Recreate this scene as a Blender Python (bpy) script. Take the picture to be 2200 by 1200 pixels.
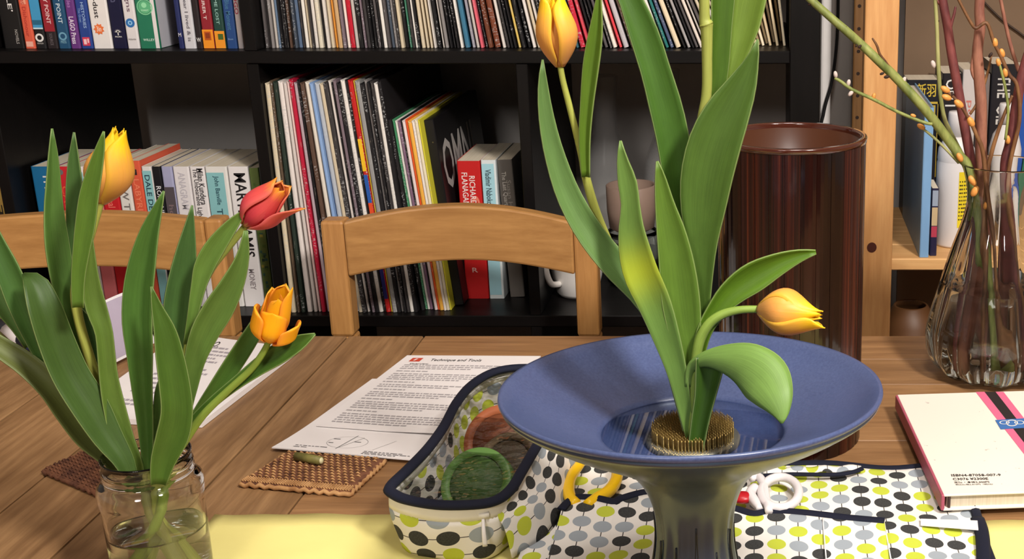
import bpy, math, random
from mathutils import Vector, Matrix
random.seed(7)
for o in list(bpy.data.objects): bpy.data.objects.remove(o)
scene = bpy.context.scene
COL = scene.collection
R = math.radians

# ---------------------------------------------------------------- camera
FPX, PX0, PY0, ZC, TZ = 2720.0, 1650.0, 600.0, 1.29, 0.75
TH = math.atan(840.0/FPX); CT, ST = math.cos(TH), math.sin(TH)
cam_d = bpy.data.cameras.new('camera'); cam = bpy.data.objects.new('camera', cam_d); COL.objects.link(cam)
cam.location = (0, 0, ZC); cam.rotation_euler = (math.pi/2-TH, 0, 0)
cam_d.sensor_width = 36; cam_d.lens = FPX*36/2200; cam_d.shift_x = (1100-PX0)/2200; cam_d.shift_y = 0
cam_d.clip_start = 0.02
scene.camera = cam
# ---------------------------------------------------------------- light
w = bpy.data.worlds.new('world'); scene.world = w; w.use_nodes = True
w.node_tree.nodes['Background'].inputs[0].default_value = (1.0, 0.93, 0.85, 1)
w.node_tree.nodes['Background'].inputs[1].default_value = 0.05
def area(name, loc, target, size, energy, col):
    l = bpy.data.lights.new(name, 'AREA'); l.shape = 'DISK'; l.size = size; l.energy = energy; l.color = col
    o = bpy.data.objects.new(name, l); COL.objects.link(o); o.location = loc
    o.rotation_euler = (Vector(target)-Vector(loc)).to_track_quat('-Z', 'Y').to_euler()
    return o
area('ceiling_lamp_right', (0.85, -0.25, 2.36), (0.0, 1.2, 0.75), 0.28, 36, (1.0, 0.95, 0.89))
area('shelf_fill_light', (-0.7, -1.5, 2.30), (-0.2, 1.7, 0.8), 0.6, 16, (1.0, 0.95, 0.90))  # unseen fill, added behind the camera to lift the dark shelf backs
area('ceiling_lamp_middle', (0.1, 0.55, 2.42), (0.0, 0.9, 0.75), 0.35, 8, (1.0, 0.95, 0.90))
vs = scene.view_settings
vs.view_transform = 'Standard'; vs.look = 'None'; vs.gamma = 1; vs.use_curve_mapping = False
vs.exposure = 0.62

# ---------------------------------------------------------------- helpers
def ray(px, py):
    a = (px-PX0)/FPX; b = (PY0-py)/FPX
    return a, CT+ST*b, -ST+CT*b
def P(px, py, Y):
    a, dy, dz = ray(px, py); t = Y/dy
    return Vector((a*t, Y, ZC+dz*t))
def T(px, py, z=TZ):
    a, dy, dz = ray(px, py); t = (z-ZC)/dz
    return Vector((a*t, dy*t, z))
def depth(p): return p[1]*CT-(p[2]-ZC)*ST
def mpp(p): return depth(p)/FPX           # metres per photograph pixel at p
def PX(px, Y, z):                         # world x seen in photograph column px at given y, z
    return (px-PX0)*(Y*CT-(z-ZC)*ST)/FPX
def lin(c):
    return tuple(((v/255)/12.92 if v/255 <= .04045 else ((v/255+.055)/1.055)**2.4) for v in c[:3])

class NT:
    def __init__(s, m): s.t = m.node_tree; s.n = s.t.nodes; s.l = s.t.links
    def new(s, ty, **kw):
        n = s.n.new(ty)
        for k, v in kw.items(): setattr(n, k, v)
        return n
    def put(s, sock, v):
        if hasattr(v, 'links') or isinstance(v, bpy.types.NodeSocket): s.l.new(v, sock)
        elif v is not None: sock.default_value = v
    def m(s, op, a, b=None, c=None):
        n = s.new('ShaderNodeMath', operation=op)
        s.put(n.inputs[0], a)
        if b is not None: s.put(n.inputs[1], b)
        if c is not None: s.put(n.inputs[2], c)
        return n.outputs[0]
    def mix(s, f, a, b, mode='MIX'):
        n = s.new('ShaderNodeMix', data_type='RGBA', blend_type=mode)
        s.put(n.inputs[0], f)
        for i, v in ((6, a), (7, b)):
            s.put(n.inputs[i], (*v, 1) if isinstance(v, tuple) and len(v) == 3 else v)
        return n.outputs[2]
    def ramp(s, f, stops, interp='LINEAR'):
        n = s.new('ShaderNodeValToRGB'); e = n.color_ramp.elements; n.color_ramp.interpolation = interp
        while len(e) < len(stops): e.new(.5)
        for i, (p, c) in enumerate(stops): e[i].position = p; e[i].color = (*c, 1)
        s.l.new(f, n.inputs[0]); return n.outputs[0]
    def noise(s, vec, scale, detail=3, rough=.5):
        n = s.new('ShaderNodeTexNoise'); n.inputs['Scale'].default_value = scale
        n.inputs['Detail'].default_value = detail; n.inputs['Roughness'].default_value = rough
        if vec is not None: s.l.new(vec, n.inputs['Vector'])
        return n.outputs[0]
    def mapping(s, vec, scale=(1, 1, 1), loc=(0, 0, 0)):
        n = s.new('ShaderNodeMapping'); n.inputs['Scale'].default_value = scale; n.inputs['Location'].default_value = loc
        s.l.new(vec, n.inputs[0]); return n.outputs[0]
    def coord(s, k='Object'):
        return s.new('ShaderNodeTexCoord').outputs[k]
    def bump(s, h, strength=.2, dist=.002):
        n = s.new('ShaderNodeBump'); n.inputs['Strength'].default_value = strength; n.inputs['Distance'].default_value = dist
        s.l.new(h, n.inputs['Height']); return n.outputs[0]
def newmat(name, rough=.5, spec=.5, col=None, **kw):
    m = bpy.data.materials.new(name); m.use_nodes = True
    b = m.node_tree.nodes['Principled BSDF']
    b.inputs['Roughness'].default_value = rough; b.inputs['Specular IOR Level'].default_value = spec
    if col: b.inputs['Base Color'].default_value = (*col, 1)
    for k, v in kw.items(): b.inputs[k.replace('_', ' ')].default_value = v
    return m, b, NT(m)
_cm = {}
def cmat(rgb, rough=.45):                 # plain printed / painted colour with faint mottling
    k = (tuple(rgb), rough)
    if k in _cm: return _cm[k]
    m, b, t = newmat('colour_%d_%d_%d' % tuple(rgb), rough, .4)
    c = lin(rgb); n = t.noise(t.coord('Object'), 60, 4)
    t.l.new(t.mix(t.m('MULTIPLY', n, .35), c, tuple(v*.72 for v in c)), b.inputs['Base Color'])
    _cm[k] = m; return m
def woodmat(name, c1, c2, axis='y', fine=90, rough=.42, spec=.4, coarse=6):
    m, b, t = newmat(name, rough, spec)
    sc = {'x': (1, 12, 12), 'y': (12, 1, 12), 'z': (12, 12, 1)}[axis]
    rnd = t.new('ShaderNodeObjectInfo').outputs['Random']
    va = t.new('ShaderNodeVectorMath', operation='ADD'); t.l.new(t.coord('Object'), va.inputs[0])
    cx = t.new('ShaderNodeCombineXYZ'); 
    for i in range(3): t.l.new(t.m('MULTIPLY', rnd, 7.3+i), cx.inputs[i])
    t.l.new(cx.outputs[0], va.inputs[1])
    mp = t.mapping(va.outputs[0], sc)
    n1 = t.noise(mp, coarse, 5, .6); n2 = t.noise(mp, fine/6, 3, .6)
    f = t.m('ADD', t.m('MULTIPLY', n1, .75), t.m('MULTIPLY', n2, .35))
    c = t.ramp(f, [(.32, lin(c2)), (.52, lin(tuple((a+d)/2 for a, d in zip(c1, c2)))), (.72, lin(c1))])
    hv = t.m('ADD', .86, t.m('MULTIPLY', rnd, .28))
    t.l.new(t.mix(1.0, c, hv, 'MULTIPLY'), b.inputs['Base Color'])
    t.l.new(t.bump(n2, .12, .001), b.inputs['Normal'])
    return m

def tag(o, label=None, cat=None, group=None, kind=None):
    if label: o['label'] = label
    if cat: o['category'] = cat
    if group: o['group'] = group
    if kind: o['kind'] = kind
    return o
def thing(name, label, cat, loc=(0, 0, 0), rot=(0, 0, 0), group=None):
    o = bpy.data.objects.new(name, None); COL.objects.link(o)
    o.empty_display_size = .01
    o.location = loc; o.rotation_euler = rot
    return tag(o, label, cat, group)
def mesh(name, vs_, fs, mat, parent=None, smooth=False, uvs=None, local=False):
    """vs_ in world space unless local; a parent here only has a translation"""
    me = bpy.data.meshes.new(name)
    off = Vector(parent.location) if (parent is not None and not local) else Vector((0, 0, 0))
    if parent is not None and not local and parent.parent is not None: off = off+Vector(parent.parent.location)
    me.from_pydata([tuple(Vector(v)-off) for v in vs_], [], fs)
    if smooth: me.polygons.foreach_set('use_smooth', [True]*len(me.polygons))
    if uvs is not None:
        ul = me.uv_layers.new(name='UVMap')
        for lp in me.loops: ul.data[lp.index].uv = uvs[lp.vertex_index]
    me.update()
    if mat is not None: me.materials.append(mat)
    o = bpy.data.objects.new(name, me); COL.objects.link(o)
    if parent is not None: o.parent = parent
    return o
def solidify(o, th, offset=0):
    m = o.modifiers.new('thickness', 'SOLIDIFY'); m.thickness = th; m.offset = offset; return o
def bevel(o, wd, seg=2):
    m = o.modifiers.new('bevel', 'BEVEL'); m.width = wd; m.segments = seg; m.limit_method = 'ANGLE'; return o
class MB:                                 # collects geometry for one mesh
    def __init__(s): s.v = []; s.f = []
    def add(s, v, f):
        n = len(s.v); s.v += [Vector(x) for x in v]; s.f += [tuple(i+n for i in q) for q in f]; return s
    def box(s, a, b, fn=None):
        x0, y0, z0 = a; x1, y1, z1 = b
        v = [(x0, y0, z0), (x1, y0, z0), (x1, y1, z0), (x0, y1, z0), (x0, y0, z1), (x1, y0, z1), (x1, y1, z1), (x0, y1, z1)]
        if fn: v = [fn(Vector(q)) for q in v]
        return s.add(v, [(0, 3, 2, 1), (4, 5, 6, 7), (0, 1, 5, 4), (1, 2, 6, 5), (2, 3, 7, 6), (3, 0, 4, 7)])
    def quad(s, a, b, c, d): return s.add([a, b, c, d], [(0, 1, 2, 3)])
    def tube(s, pts, rad, n=8, sm=0, closed=False, flat=1.0, up=None):
        v, f = tube_vf(pts, rad, n, sm, closed, flat, up); return s.add(v, f)
    def lathe(s, prof, c=(0, 0, 0), n=32, M=None, lobes=None):
        v, f = lathe_vf(prof, c, n, M, lobes); return s.add(v, f)
    def obj(s, name, mat, parent=None, smooth=False, local=False, uvs=None):
        return mesh(name, s.v, s.f, mat, parent, smooth, uvs, local)
def catmull(pts, n):
    """n samples over list of tuples (any length), Catmull-Rom, even in index"""
    k = len(pts); out = []
    for i in range(n):
        s = i/(n-1)*(k-1); j = min(int(s), k-2); t = s-j
        p0, p1, p2, p3 = pts[max(j-1, 0)], pts[j], pts[j+1], pts[min(j+2, k-1)]
        out.append(tuple(.5*(2*b+(c-a)*t+(2*a-5*b+4*c-d)*t*t+(3*b-a-3*c+d)*t**3) for a, b, c, d in zip(p0, p1, p2, p3)))
    return out
def tube_vf(pts, rad, n=8, sm=0, closed=False, flat=1.0, up=None):
    pts = [tuple(p) for p in pts]
    if not isinstance(rad, (list, tuple)): rad = [rad]*len(pts)
    q = [(*p, r) for p, r in zip(pts, rad)]
    if closed and sm:
        q2 = q+[q[0]]; q = catmull([q[-1]]+q2+[q[1]], sm*3)
        a = int(sm*3/(len(pts)+2)); q = q[a:-a] if a else q
        q = q[:-1]
    elif sm: q = catmull(q, sm)
    C = [Vector(x[:3]) for x in q]; r = [max(x[3], 1e-5) for x in q]; k = len(C)
    v = []; f = []; ref = None
    for i in range(k):
        if closed: t = (C[(i+1) % k]-C[i-1])
        else: t = C[min(i+1, k-1)]-C[max(i-1, 0)]
        t.normalize()
        if up is not None: a = t.cross(Vector(up))
        elif ref is None: a = t.cross(Vector((0, 0, 1))) if abs(t.z) < .9 else t.cross(Vector((0, 1, 0)))
        else: a = ref-t*ref.dot(t)
        a.normalize(); ref = a; b = t.cross(a)
        for j in range(n):
            th = 2*math.pi*j/n
            v.append(C[i]+a*(math.cos(th)*r[i])+b*(math.sin(th)*r[i]*flat))
    for i in range(k if closed else k-1):
        for j in range(n):
            i2 = (i+1) % k
            f.append((i*n+j, i*n+(j+1) % n, i2*n+(j+1) % n, i2*n+j))
    if not closed: f += [tuple(range(n-1, -1, -1)), tuple(range((k-1)*n, k*n))]
    return v, f
def lathe_vf(prof, c=(0, 0, 0), n=32, M=None, lobes=None):
    """prof: (r, z[, lobe]) from bottom outside round; r=0 points are poles"""
    v = []; f = []; idx = []
    for p in prof:
        r, z = p[0], p[1]
        if r < 1e-7: idx.append([len(v)]); v.append(Vector((0, 0, z)))
        else:
            row = []
            for j in range(n):
                th = 2*math.pi*j/n
                rr = r*(1+(p[2]*math.cos(lobes*th) if lobes and len(p) > 2 else 0))
                row.append(len(v)); v.append(Vector((rr*math.cos(th), rr*math.sin(th), z)))
            idx.append(row)
    for a, b in zip(idx, idx[1:]):
        for j in range(n):
            q = [a[j % len(a)], a[(j+1) % len(a)], b[(j+1) % len(b)], b[j % len(b)]]
            q2 = []
            for x in q:
                if x not in q2: q2.append(x)
            if len(q2) > 2: f.append(tuple(q2))
    if M is not None: v = [M @ x for x in v]
    v = [x+Vector(c) for x in v]
    return v, f
def frame(zdir, origin, xhint=(1, 0, 0)):
    z = Vector(zdir).normalized(); x = Vector(xhint); x = (x-z*x.dot(z)).normalized(); y = z.cross(x)
    M = Matrix((x, y, z)).transposed().to_4x4(); M.translation = origin
    return M
def ellipsoid(c, rx, ry, rz, M3=None, n=10, k=6):
    prof = [(math.sin(math.pi*i/k), -math.cos(math.pi*i/k)) for i in range(k+1)]
    prof[0] = (0, -1); prof[-1] = (0, 1)
    v, f = lathe_vf(prof, (0, 0, 0), n)
    v = [Vector((x.x*rx, x.y*ry, x.z*rz)) for x in v]
    if M3 is not None: v = [M3 @ x for x in v]
    return [x+Vector(c) for x in v], f
def bil(q, u, v):                         # quad TL, TR, BR, BL
    return (q[0]*(1-u)+q[1]*u)*(1-v)+(q[3]*(1-u)+q[2]*u)*v
_tx = {}
def text_geo(body):
    if body in _tx: return _tx[body]
    cu = bpy.data.curves.new('t', 'FONT'); cu.body = body; cu.resolution_u = 2; cu.offset = .012
    ob = bpy.data.objects.new('t', cu)
    me = bpy.data.meshes.new_from_object(ob)
    v = [x.co.copy() for x in me.vertices]; f = [tuple(p.vertices) for p in me.polygons]
    bpy.data.objects.remove(ob); bpy.data.curves.remove(cu); bpy.data.meshes.remove(me)
    if v:
        x0 = min(a.x for a in v); x1 = max(a.x for a in v); y0 = min(a.y for a in v); y1 = max(a.y for a in v)
        v = [((a.x-x0)/(x1-x0), (y1-a.y)/(y1-y0)) for a in v]
    _tx[body] = (v, f); return _tx[body]
def quad_text(body, q, mat, parent, local=False, name='lettering', warp=None):
    v, f = text_geo(body)
    if not v: return None
    q = [Vector(x) for x in q]
    pts = [bil(q, a, b) for a, b in v]
    if warp: pts = [warp(p) for p in pts]
    return mesh(name, pts, f, mat, parent, local=local)
def ordn(n):
    return '%d%s' % (n, 'th' if 10 <= n % 100 <= 20 else {1: 'st', 2: 'nd', 3: 'rd'}.get(n % 10, 'th'))

# ---------------------------------------------------------------- materials
M_black = woodmat('black_brown_veneer', (15, 12, 12), (8, 7, 7), 'x', rough=.4, spec=.22)
M_blackz = woodmat('black_brown_veneer_upright', (15, 12, 12), (8, 7, 7), 'z', rough=.4, spec=.22)
M_oak = woodmat('oak', (184, 136, 80), (152, 106, 58), 'x', rough=.4)
M_oakz = woodmat('oak_upright', (184, 134, 78), (152, 104, 56), 'z', rough=.4)
M_tabley = woodmat('table_boards_deep', (164, 126, 86), (112, 80, 50), 'y', rough=.5)
M_tablex = woodmat('table_boards_across', (166, 124, 82), (122, 86, 54), 'x', rough=.48)
M_pine = woodmat('pine', (218, 166, 108), (190, 132, 78), 'z', rough=.5)
M_pinex = woodmat('pine_shelf', (222, 176, 118), (196, 142, 88), 'x', rough=.5)
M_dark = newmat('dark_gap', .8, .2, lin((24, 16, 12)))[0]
def wallmat(name, c):
    m, b, t = newmat(name, .85, .2)
    n = t.noise(t.coord('Object'), 35, 4)
    t.l.new(t.mix(n, lin(c), tuple(v*.9 for v in lin(c))), b.inputs['Base Color'])
    t.l.new(t.bump(t.noise(t.coord('Object'), 220, 2), .08, .001), b.inputs['Normal']); return m
M_wall = wallmat('painted_wall', (190, 184, 179)); M_ceil = wallmat('ceiling_paint', (232, 228, 220))
M_board = wallmat('brown_hardboard', (122, 100, 80))
M_floor = woodmat('floorboards', (120, 84, 54), (88, 60, 38), 'y')
M_pages, b_, t_ = newmat('book_pages', .8, .2)
n_ = t_.noise(t_.mapping(t_.coord('Object'), (900, 3, 3)), 1, 2)
t_.l.new(t_.mix(n_, lin((226, 214, 194)), lin((190, 176, 152))), b_.inputs['Base Color'])
M_paper, b_, t_ = newmat('white_paper', .7, .2)
t_.l.new(t_.mix(t_.noise(t_.coord('Object'), 14, 3), lin((236, 230, 228)), lin((226, 219, 218))), b_.inputs['Base Color'])
M_ink = cmat((92, 88, 90), .7); M_inkd = cmat((40, 38, 40), .7)
# record sleeve: object colour with scuffed lettering
M_sleeve, b_, t_ = newmat('record_sleeve', .55, .3)
oi = t_.new('ShaderNodeObjectInfo')
va = t_.new('ShaderNodeVectorMath', operation='ADD'); t_.l.new(t_.coord('Object'), va.inputs[0])
cx = t_.new('ShaderNodeCombineXYZ'); t_.l.new(t_.m('MULTIPLY', oi.outputs['Random'], 31), cx.inputs[2]); t_.l.new(t_.m('MULTIPLY', oi.outputs['Random'], 17), cx.inputs[0])
t_.l.new(cx.outputs[0], va.inputs[1])
sp = t_.noise(t_.mapping(va.outputs[0], (1.2, 1.2, 420)), 1, 3, .7)
band = t_.noise(t_.mapping(va.outputs[0], (.3, .3, 14)), 1, 1)
msk = t_.m('MULTIPLY', t_.m('GREATER_THAN', sp, .56), t_.m('GREATER_THAN', band, .53))
hs = t_.new('ShaderNodeHueSaturation'); hs.inputs['Saturation'].default_value = .7; t_.l.new(oi.outputs['Color'], hs.inputs['Color'])
inv = t_.new('ShaderNodeInvert'); t_.l.new(hs.outputs[0], inv.inputs['Color'])
wear = t_.noise(t_.mapping(va.outputs[0], (2, 8, 50)), 1, 4, .7)
syz = t_.new('ShaderNodeSeparateXYZ'); t_.l.new(t_.coord('Object'), syz.inputs[0])
frontm = t_.m('LESS_THAN', syz.outputs[1], .0014)
msk = t_.m('MULTIPLY', msk, frontm)
c1 = t_.mix(t_.m('MULTIPLY', msk, .28), oi.outputs['Color'], inv.outputs[0])
c2 = t_.mix(t_.m('MULTIPLY', t_.m('MULTIPLY', t_.m('GREATER_THAN', wear, .62), frontm), .35), c1, lin((150, 142, 132)))
t_.l.new(c2, b_.inputs['Base Color'])
# glass and water
def glassmat(name, col=(1, 1, 1), rough=0.0, ior=1.48):
    return newmat(name, rough, .5, col, Transmission_Weight=1.0, IOR=ior)[0]
M_glass = glassmat('clear_glass', (.97, .99, .98)); M_water = glassmat('water', (.97, .99, .96), 0, 1.33)
M_glassg = glassmat('greenish_glass', (.93, .97, .94))
def filmmat(name, f=.12, tint=(1, 1, 1)):
    m = bpy.data.materials.new(name); m.use_nodes = True; t = NT(m); t.n.clear()
    o = t.new('ShaderNodeOutputMaterial'); a = t.new('ShaderNodeBsdfTransparent'); a.inputs[0].default_value = (*tint, 1)
    g = t.new('ShaderNodeBsdfGlossy'); g.inputs['Roughness'].default_value = .08
    mx = t.new('ShaderNodeMixShader'); fr = t.new('ShaderNodeFresnel'); fr.inputs[0].default_value = 1.4
    t.l.new(t.m('ADD', fr.outputs[0], f*.3), mx.inputs[0])
    nb = t.bump(t.noise(t.coord('Object'), 30, 3), .6, .01); t.l.new(nb, g.inputs['Normal']); t.l.new(nb, fr.inputs['Normal'])
    t.l.new(a.outputs[0], mx.inputs[1]); t.l.new(g.outputs[0], mx.inputs[2]); t.l.new(mx.outputs[0], o.inputs[0]); return m
M_film = filmmat('clear_vinyl')
def surfmat(name, tint):
    m = bpy.data.materials.new(name); m.use_nodes = True; t = NT(m); t.n.clear()
    o = t.new('ShaderNodeOutputMaterial'); a = t.new('ShaderNodeBsdfTransparent'); a.inputs[0].default_value = (*tint, 1)
    g = t.new('ShaderNodeBsdfGlossy'); g.inputs['Roughness'].default_value = .01; fr = t.new('ShaderNodeFresnel'); fr.inputs[0].default_value = 1.33
    mx = t.new('ShaderNodeMixShader'); t.l.new(fr.outputs[0], mx.inputs[0]); t.l.new(a.outputs[0], mx.inputs[1]); t.l.new(g.outputs[0], mx.inputs[2]); t.l.new(mx.outputs[0], o.inputs[0]); return m
def hazemat(name):
    m = bpy.data.materials.new(name); m.use_nodes = True; t = NT(m); t.n.clear()
    o = t.new('ShaderNodeOutputMaterial'); a = t.new('ShaderNodeBsdfTransparent'); g = t.new('ShaderNodeBsdfPrincipled')
    g.inputs['Base Color'].default_value = (.42, .41, .40, 1); g.inputs['Roughness'].default_value = .12
    mx = t.new('ShaderNodeMixShader'); mx.inputs[0].default_value = .16; t.l.new(a.outputs[0], mx.inputs[1]); t.l.new(g.outputs[0], mx.inputs[2]); t.l.new(mx.outputs[0], o.inputs[0]); return m
M_haze = hazemat('cloudy_glass')
M_surf = surfmat('still_water_surface', (.88, .93, 1.0))
# leaf: object colour, fine lengthwise veins, pale margin, some light through
def leafmat(name, blotch=None):
    m, b, t = newmat(name, .46, .4)
    uv = t.coord('UV'); sx = t.new('ShaderNodeSeparateXYZ'); t.l.new(uv, sx.inputs[0])
    oi = t.new('ShaderNodeObjectInfo')
    st = t.noise(t.mapping(uv, (44, 1.3, 1)), 1, 4, .7); bl = t.noise(t.mapping(uv, (2, 3, 1)), 1, 2)
    e = t.m('ABSOLUTE', t.m('SUBTRACT', t.m('MULTIPLY', sx.outputs[0], 2), 1))
    val = t.m('ADD', .42, t.m('ADD', t.m('MULTIPLY', st, .74), t.m('MULTIPLY', bl, .46)))
    c = t.mix(1.0, oi.outputs['Color'], val, 'MULTIPLY')
    c = t.mix(t.m('MULTIPLY', t.m('GREATER_THAN', e, .97), .4), c, lin((170, 186, 120)))
    if blotch:
        d_ = t.m('DIVIDE', t.m('SUBTRACT', sx.outputs[1], blotch[0]), blotch[1]); g_ = t.m('EXPONENT', t.m('MULTIPLY', t.m('MULTIPLY', d_, d_), -1.0))
        c = t.mix(t.m('MULTIPLY', g_, .8), c, lin((176, 186, 44)))
    t.l.new(c, b.inputs['Base Color'])
    t.l.new(t.bump(st, .15, .001), b.inputs['Normal'])
    tr = t.new('ShaderNodeBsdfTranslucent'); t.l.new(t.mix(1.0, c, lin((200, 225, 90)), 'MULTIPLY'), tr.inputs[0])
    mx = t.new('ShaderNodeMixShader'); mx.inputs[0].default_value = .28
    out = t.n['Material Output']; t.l.new(b.outputs[0], mx.inputs[1]); t.l.new(tr.outputs[0], mx.inputs[2]); t.l.new(mx.outputs[0], out.inputs[0])
    return m
M_leaf = leafmat('tulip_leaf'); M_leafy = leafmat('tulip_leaf_with_yellow_patch', (1.02, .20))
def petalmat(name, base, mid, tip, edge, streak, pos=(.0, .42, .85), ed=.75):
    m, b, t = newmat(name, .42, .35)
    uv = t.coord('UV'); sx = t.new('ShaderNodeSeparateXYZ'); t.l.new(uv, sx.inputs[0])
    st = t.noise(t.mapping(uv, (16, 1.2, 1)), 1, 4, .6)
    e = t.m('ABSOLUTE', t.m('SUBTRACT', t.m('MULTIPLY', sx.outputs[0], 2), 1))
    v = t.m('ADD', sx.outputs[1], t.m('MULTIPLY', t.m('SUBTRACT', st, .5), .35))
    c = t.ramp(v, [(pos[0], lin(base)), (pos[1], lin(mid)), (pos[2]-.2, lin(tuple(m_*.75+t_*.25 for m_, t_ in zip(mid, tip)))), (pos[2], lin(tip))])
    c = t.mix(t.m('MULTIPLY', t.m('POWER', e, 3.0), ed), c, lin(edge))
    c = t.mix(t.m('MULTIPLY', t.m('GREATER_THAN', st, .61), .3), c, lin(streak))
    t.l.new(c, b.inputs['Base Color']); t.l.new(t.bump(st, .2, .001), b.inputs['Normal'])
    tr = t.new('ShaderNodeBsdfTranslucent'); t.l.new(c, tr.inputs[0])
    mx = t.new('ShaderNodeMixShader'); mx.inputs[0].default_value = .3
    out = t.n['Material Output']; t.l.new(b.outputs[0], mx.inputs[1]); t.l.new(tr.outputs[0], mx.inputs[2]); t.l.new(mx.outputs[0], out.inputs[0])
    return m
M_pyel = petalmat('yellow_petal', (222, 160, 98), (234, 168, 84), (253, 212, 30), (252, 204, 60), (222, 146, 74))
M_pred = petalmat('red_petal', (240, 216, 130), (220, 62, 88), (250, 170, 50), (240, 132, 120), (204, 38, 66), (.0, .16, .97), .6)
M_poran = petalmat('orange_petal', (240, 160, 60), (252, 184, 24), (252, 184, 26), (246, 150, 62), (242, 138, 44))
M_pdark = cmat((150, 30, 22), .5)
# patterned cloth: strings of ovals on white, uv in metres
def clothmat(name):
    m, b, t = newmat(name, .8, .2)
    uv = t.coord('UV'); sx = t.new('ShaderNodeSeparateXYZ'); t.l.new(uv, sx.inputs[0])
    CW, RH = .0188, .0228
    cu = t.m('DIVIDE', sx.outputs[0], CW); ci = t.m('FLOOR', cu); fu = t.m('MULTIPLY', t.m('SUBTRACT', t.m('FRACT', cu), .5), CW)
    wn = t.new('ShaderNodeTexWhiteNoise', noise_dimensions='1D'); t.l.new(ci, wn.inputs['W'])
    rv = t.m('ADD', t.m('DIVIDE', sx.outputs[1], RH), wn.outputs['Value']); ri = t.m('FLOOR', rv)
    fv = t.m('MULTIPLY', t.m('SUBTRACT', t.m('FRACT', rv), .5), RH)
    cxy = t.new('ShaderNodeCombineXYZ'); t.l.new(ci, cxy.inputs[0]); t.l.new(ri, cxy.inputs[1])
    w2 = t.new('ShaderNodeTexWhiteNoise', noise_dimensions='2D'); t.l.new(cxy.outputs[0], w2.inputs['Vector'])
    w3 = t.new('ShaderNodeTexWhiteNoise', noise_dimensions='3D'); cz = t.new('ShaderNodeCombineXYZ')
    t.l.new(ci, cz.inputs[0]); t.l.new(ri, cz.inputs[1]); cz.inputs[2].default_value = 5; t.l.new(cz.outputs[0], w3.inputs['Vector'])
    ang = t.m('MULTIPLY', t.m('SUBTRACT', w3.outputs['Value'], .5), 1.3)
    ca, sa = t.m('COSINE', ang), t.m('SINE', ang)
    x = t.m('ADD', t.m('MULTIPLY', fu, ca), t.m('MULTIPLY', fv, sa)); y = t.m('SUBTRACT', t.m('MULTIPLY', fv, ca), t.m('MULTIPLY', fu, sa))
    e = t.m('ADD', t.m('POWER', t.m('ABSOLUTE', t.m('DIVIDE', x, .0079)), 2), t.m('POWER', t.m('ABSOLUTE', t.m('DIVIDE', y, .0084)), 2))
    oval = t.m('LESS_THAN', e, 1.0); line = t.m('LESS_THAN', t.m('ABSOLUTE', fu), .00045)
    oc = t.ramp(w2.outputs['Value'], [(0, lin((190, 200, 28))), (.35, lin((152, 160, 168))), (.66, lin((14, 11, 12)))], 'CONSTANT')
    mot = t.noise(uv, 700, 3, .7)
    oc = t.mix(t.m('MULTIPLY', mot, .2), oc, lin((175, 178, 176)))
    white = t.mix(t.noise(uv, 18, 2), lin((238, 233, 226)), lin((226, 220, 212)))
    c = t.mix(line, white, lin((70, 66, 66))); c = t.mix(oval, c, oc)
    t.l.new(c, b.inputs['Base Color'])
    t.l.new(t.bump(t.noise(t.mapping(uv, (900, 900, 1)), 1, 2), .1, .0005), b.inputs['Normal'])
    return m
M_cloth = clothmat('oval_print_cloth'); M_navy = cmat((9, 14, 36), .85); M_white = cmat((236, 230, 226), .5)
M_zip = cmat((232, 226, 214), .7)
# ================================================================ room
RX0, RX1, RY0, RY1, RZ = -2.4, 2.2, -2.0, 2.12, 2.5
def struct(name, mb, mat, label=None, parent=None):
    o = mb.obj(name, mat, parent)
    if parent is None: tag(o, label, None, None, 'structure')
    return o
struct('floor', MB().box((RX0, RY0, -.05), (RX1, RY1, 0)), M_floor, 'brown floorboards under the table')
struct('ceiling', MB().box((RX0, RY0, RZ), (RX1, RY1, RZ+.05)), M_ceil, 'pale painted ceiling above the room')
struct('wall_back', MB().box((RX0, RY1, 0), (RX1, RY1+.08, RZ)), M_wall, 'grey white wall behind the bookcase')
struct('wall_left', MB().box((RX0-.08, RY0, 0), (RX0, RY1, RZ)), M_wall, 'pale painted side wall left of the bookcase')
struct('wall_right', MB().box((RX1, RY0, 0), (RX1+.08, RY1, RZ)), M_wall, 'pale painted side wall right of the shelves')
struct('wall_front', MB().box((RX0, RY0-.08, 0), (RX1, RY0, RZ)), M_wall, 'pale painted wall behind the viewer')
o = MB().box((PX(1766, 2.09, 1.2), 2.085, 0), (PX(1789, 2.09, 1.2), RY1, RZ)).obj('trim_1', M_white); bevel(o, .004)
tag(o, 'narrow white vertical trim between bookcase and pine shelves', None, None, 'structure')

# ================================================================ bookcase
YF, BD = 1.70, .385
zU, zUb, zL = P(1000, 110, YF).z, P(1000, 137, YF).z, P(1000, 678, YF).z
PITCH, TK = zU-zL, zU-zUb
bx = {k: PX(k, YF, zUb-.002) for k in (-51, -26, 528, 553, 1107, 1132, 1697, 1762)}
xL0 = bx[-51]-(bx[528]-bx[-51])-.03
bc = thing('bookcase', 'black brown cube bookcase packed with books and records', 'bookcase', (0, YF, 0))
levels = [zL-PITCH, zL, zU]
zbot, ztop = zL-2*PITCH+.0, zU+PITCH
xs0, xs1 = xL0, bx[1697]
for z in levels:
    bevel(MB().box((xs0, YF, z-TK), (xs1, YF+BD, z)).obj('shelf', M_black, bc), .0012, 1)
bevel(MB().box((xs0-.04, YF, ztop), (bx[1762], YF+BD, ztop+.04)).obj('top_panel', M_black, bc), .0012, 1)
bevel(MB().box((xs0-.04, YF, 0), (bx[1762], YF+BD, max(zbot, .03))).obj('base_panel', M_black, bc), .0012, 1)
zb0 = max(zbot, .03)
bevel(MB().box((bx[1697], YF, zb0), (bx[1762], YF+BD, ztop)).obj('side_panel', M_blackz, bc), .0012, 1)
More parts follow.
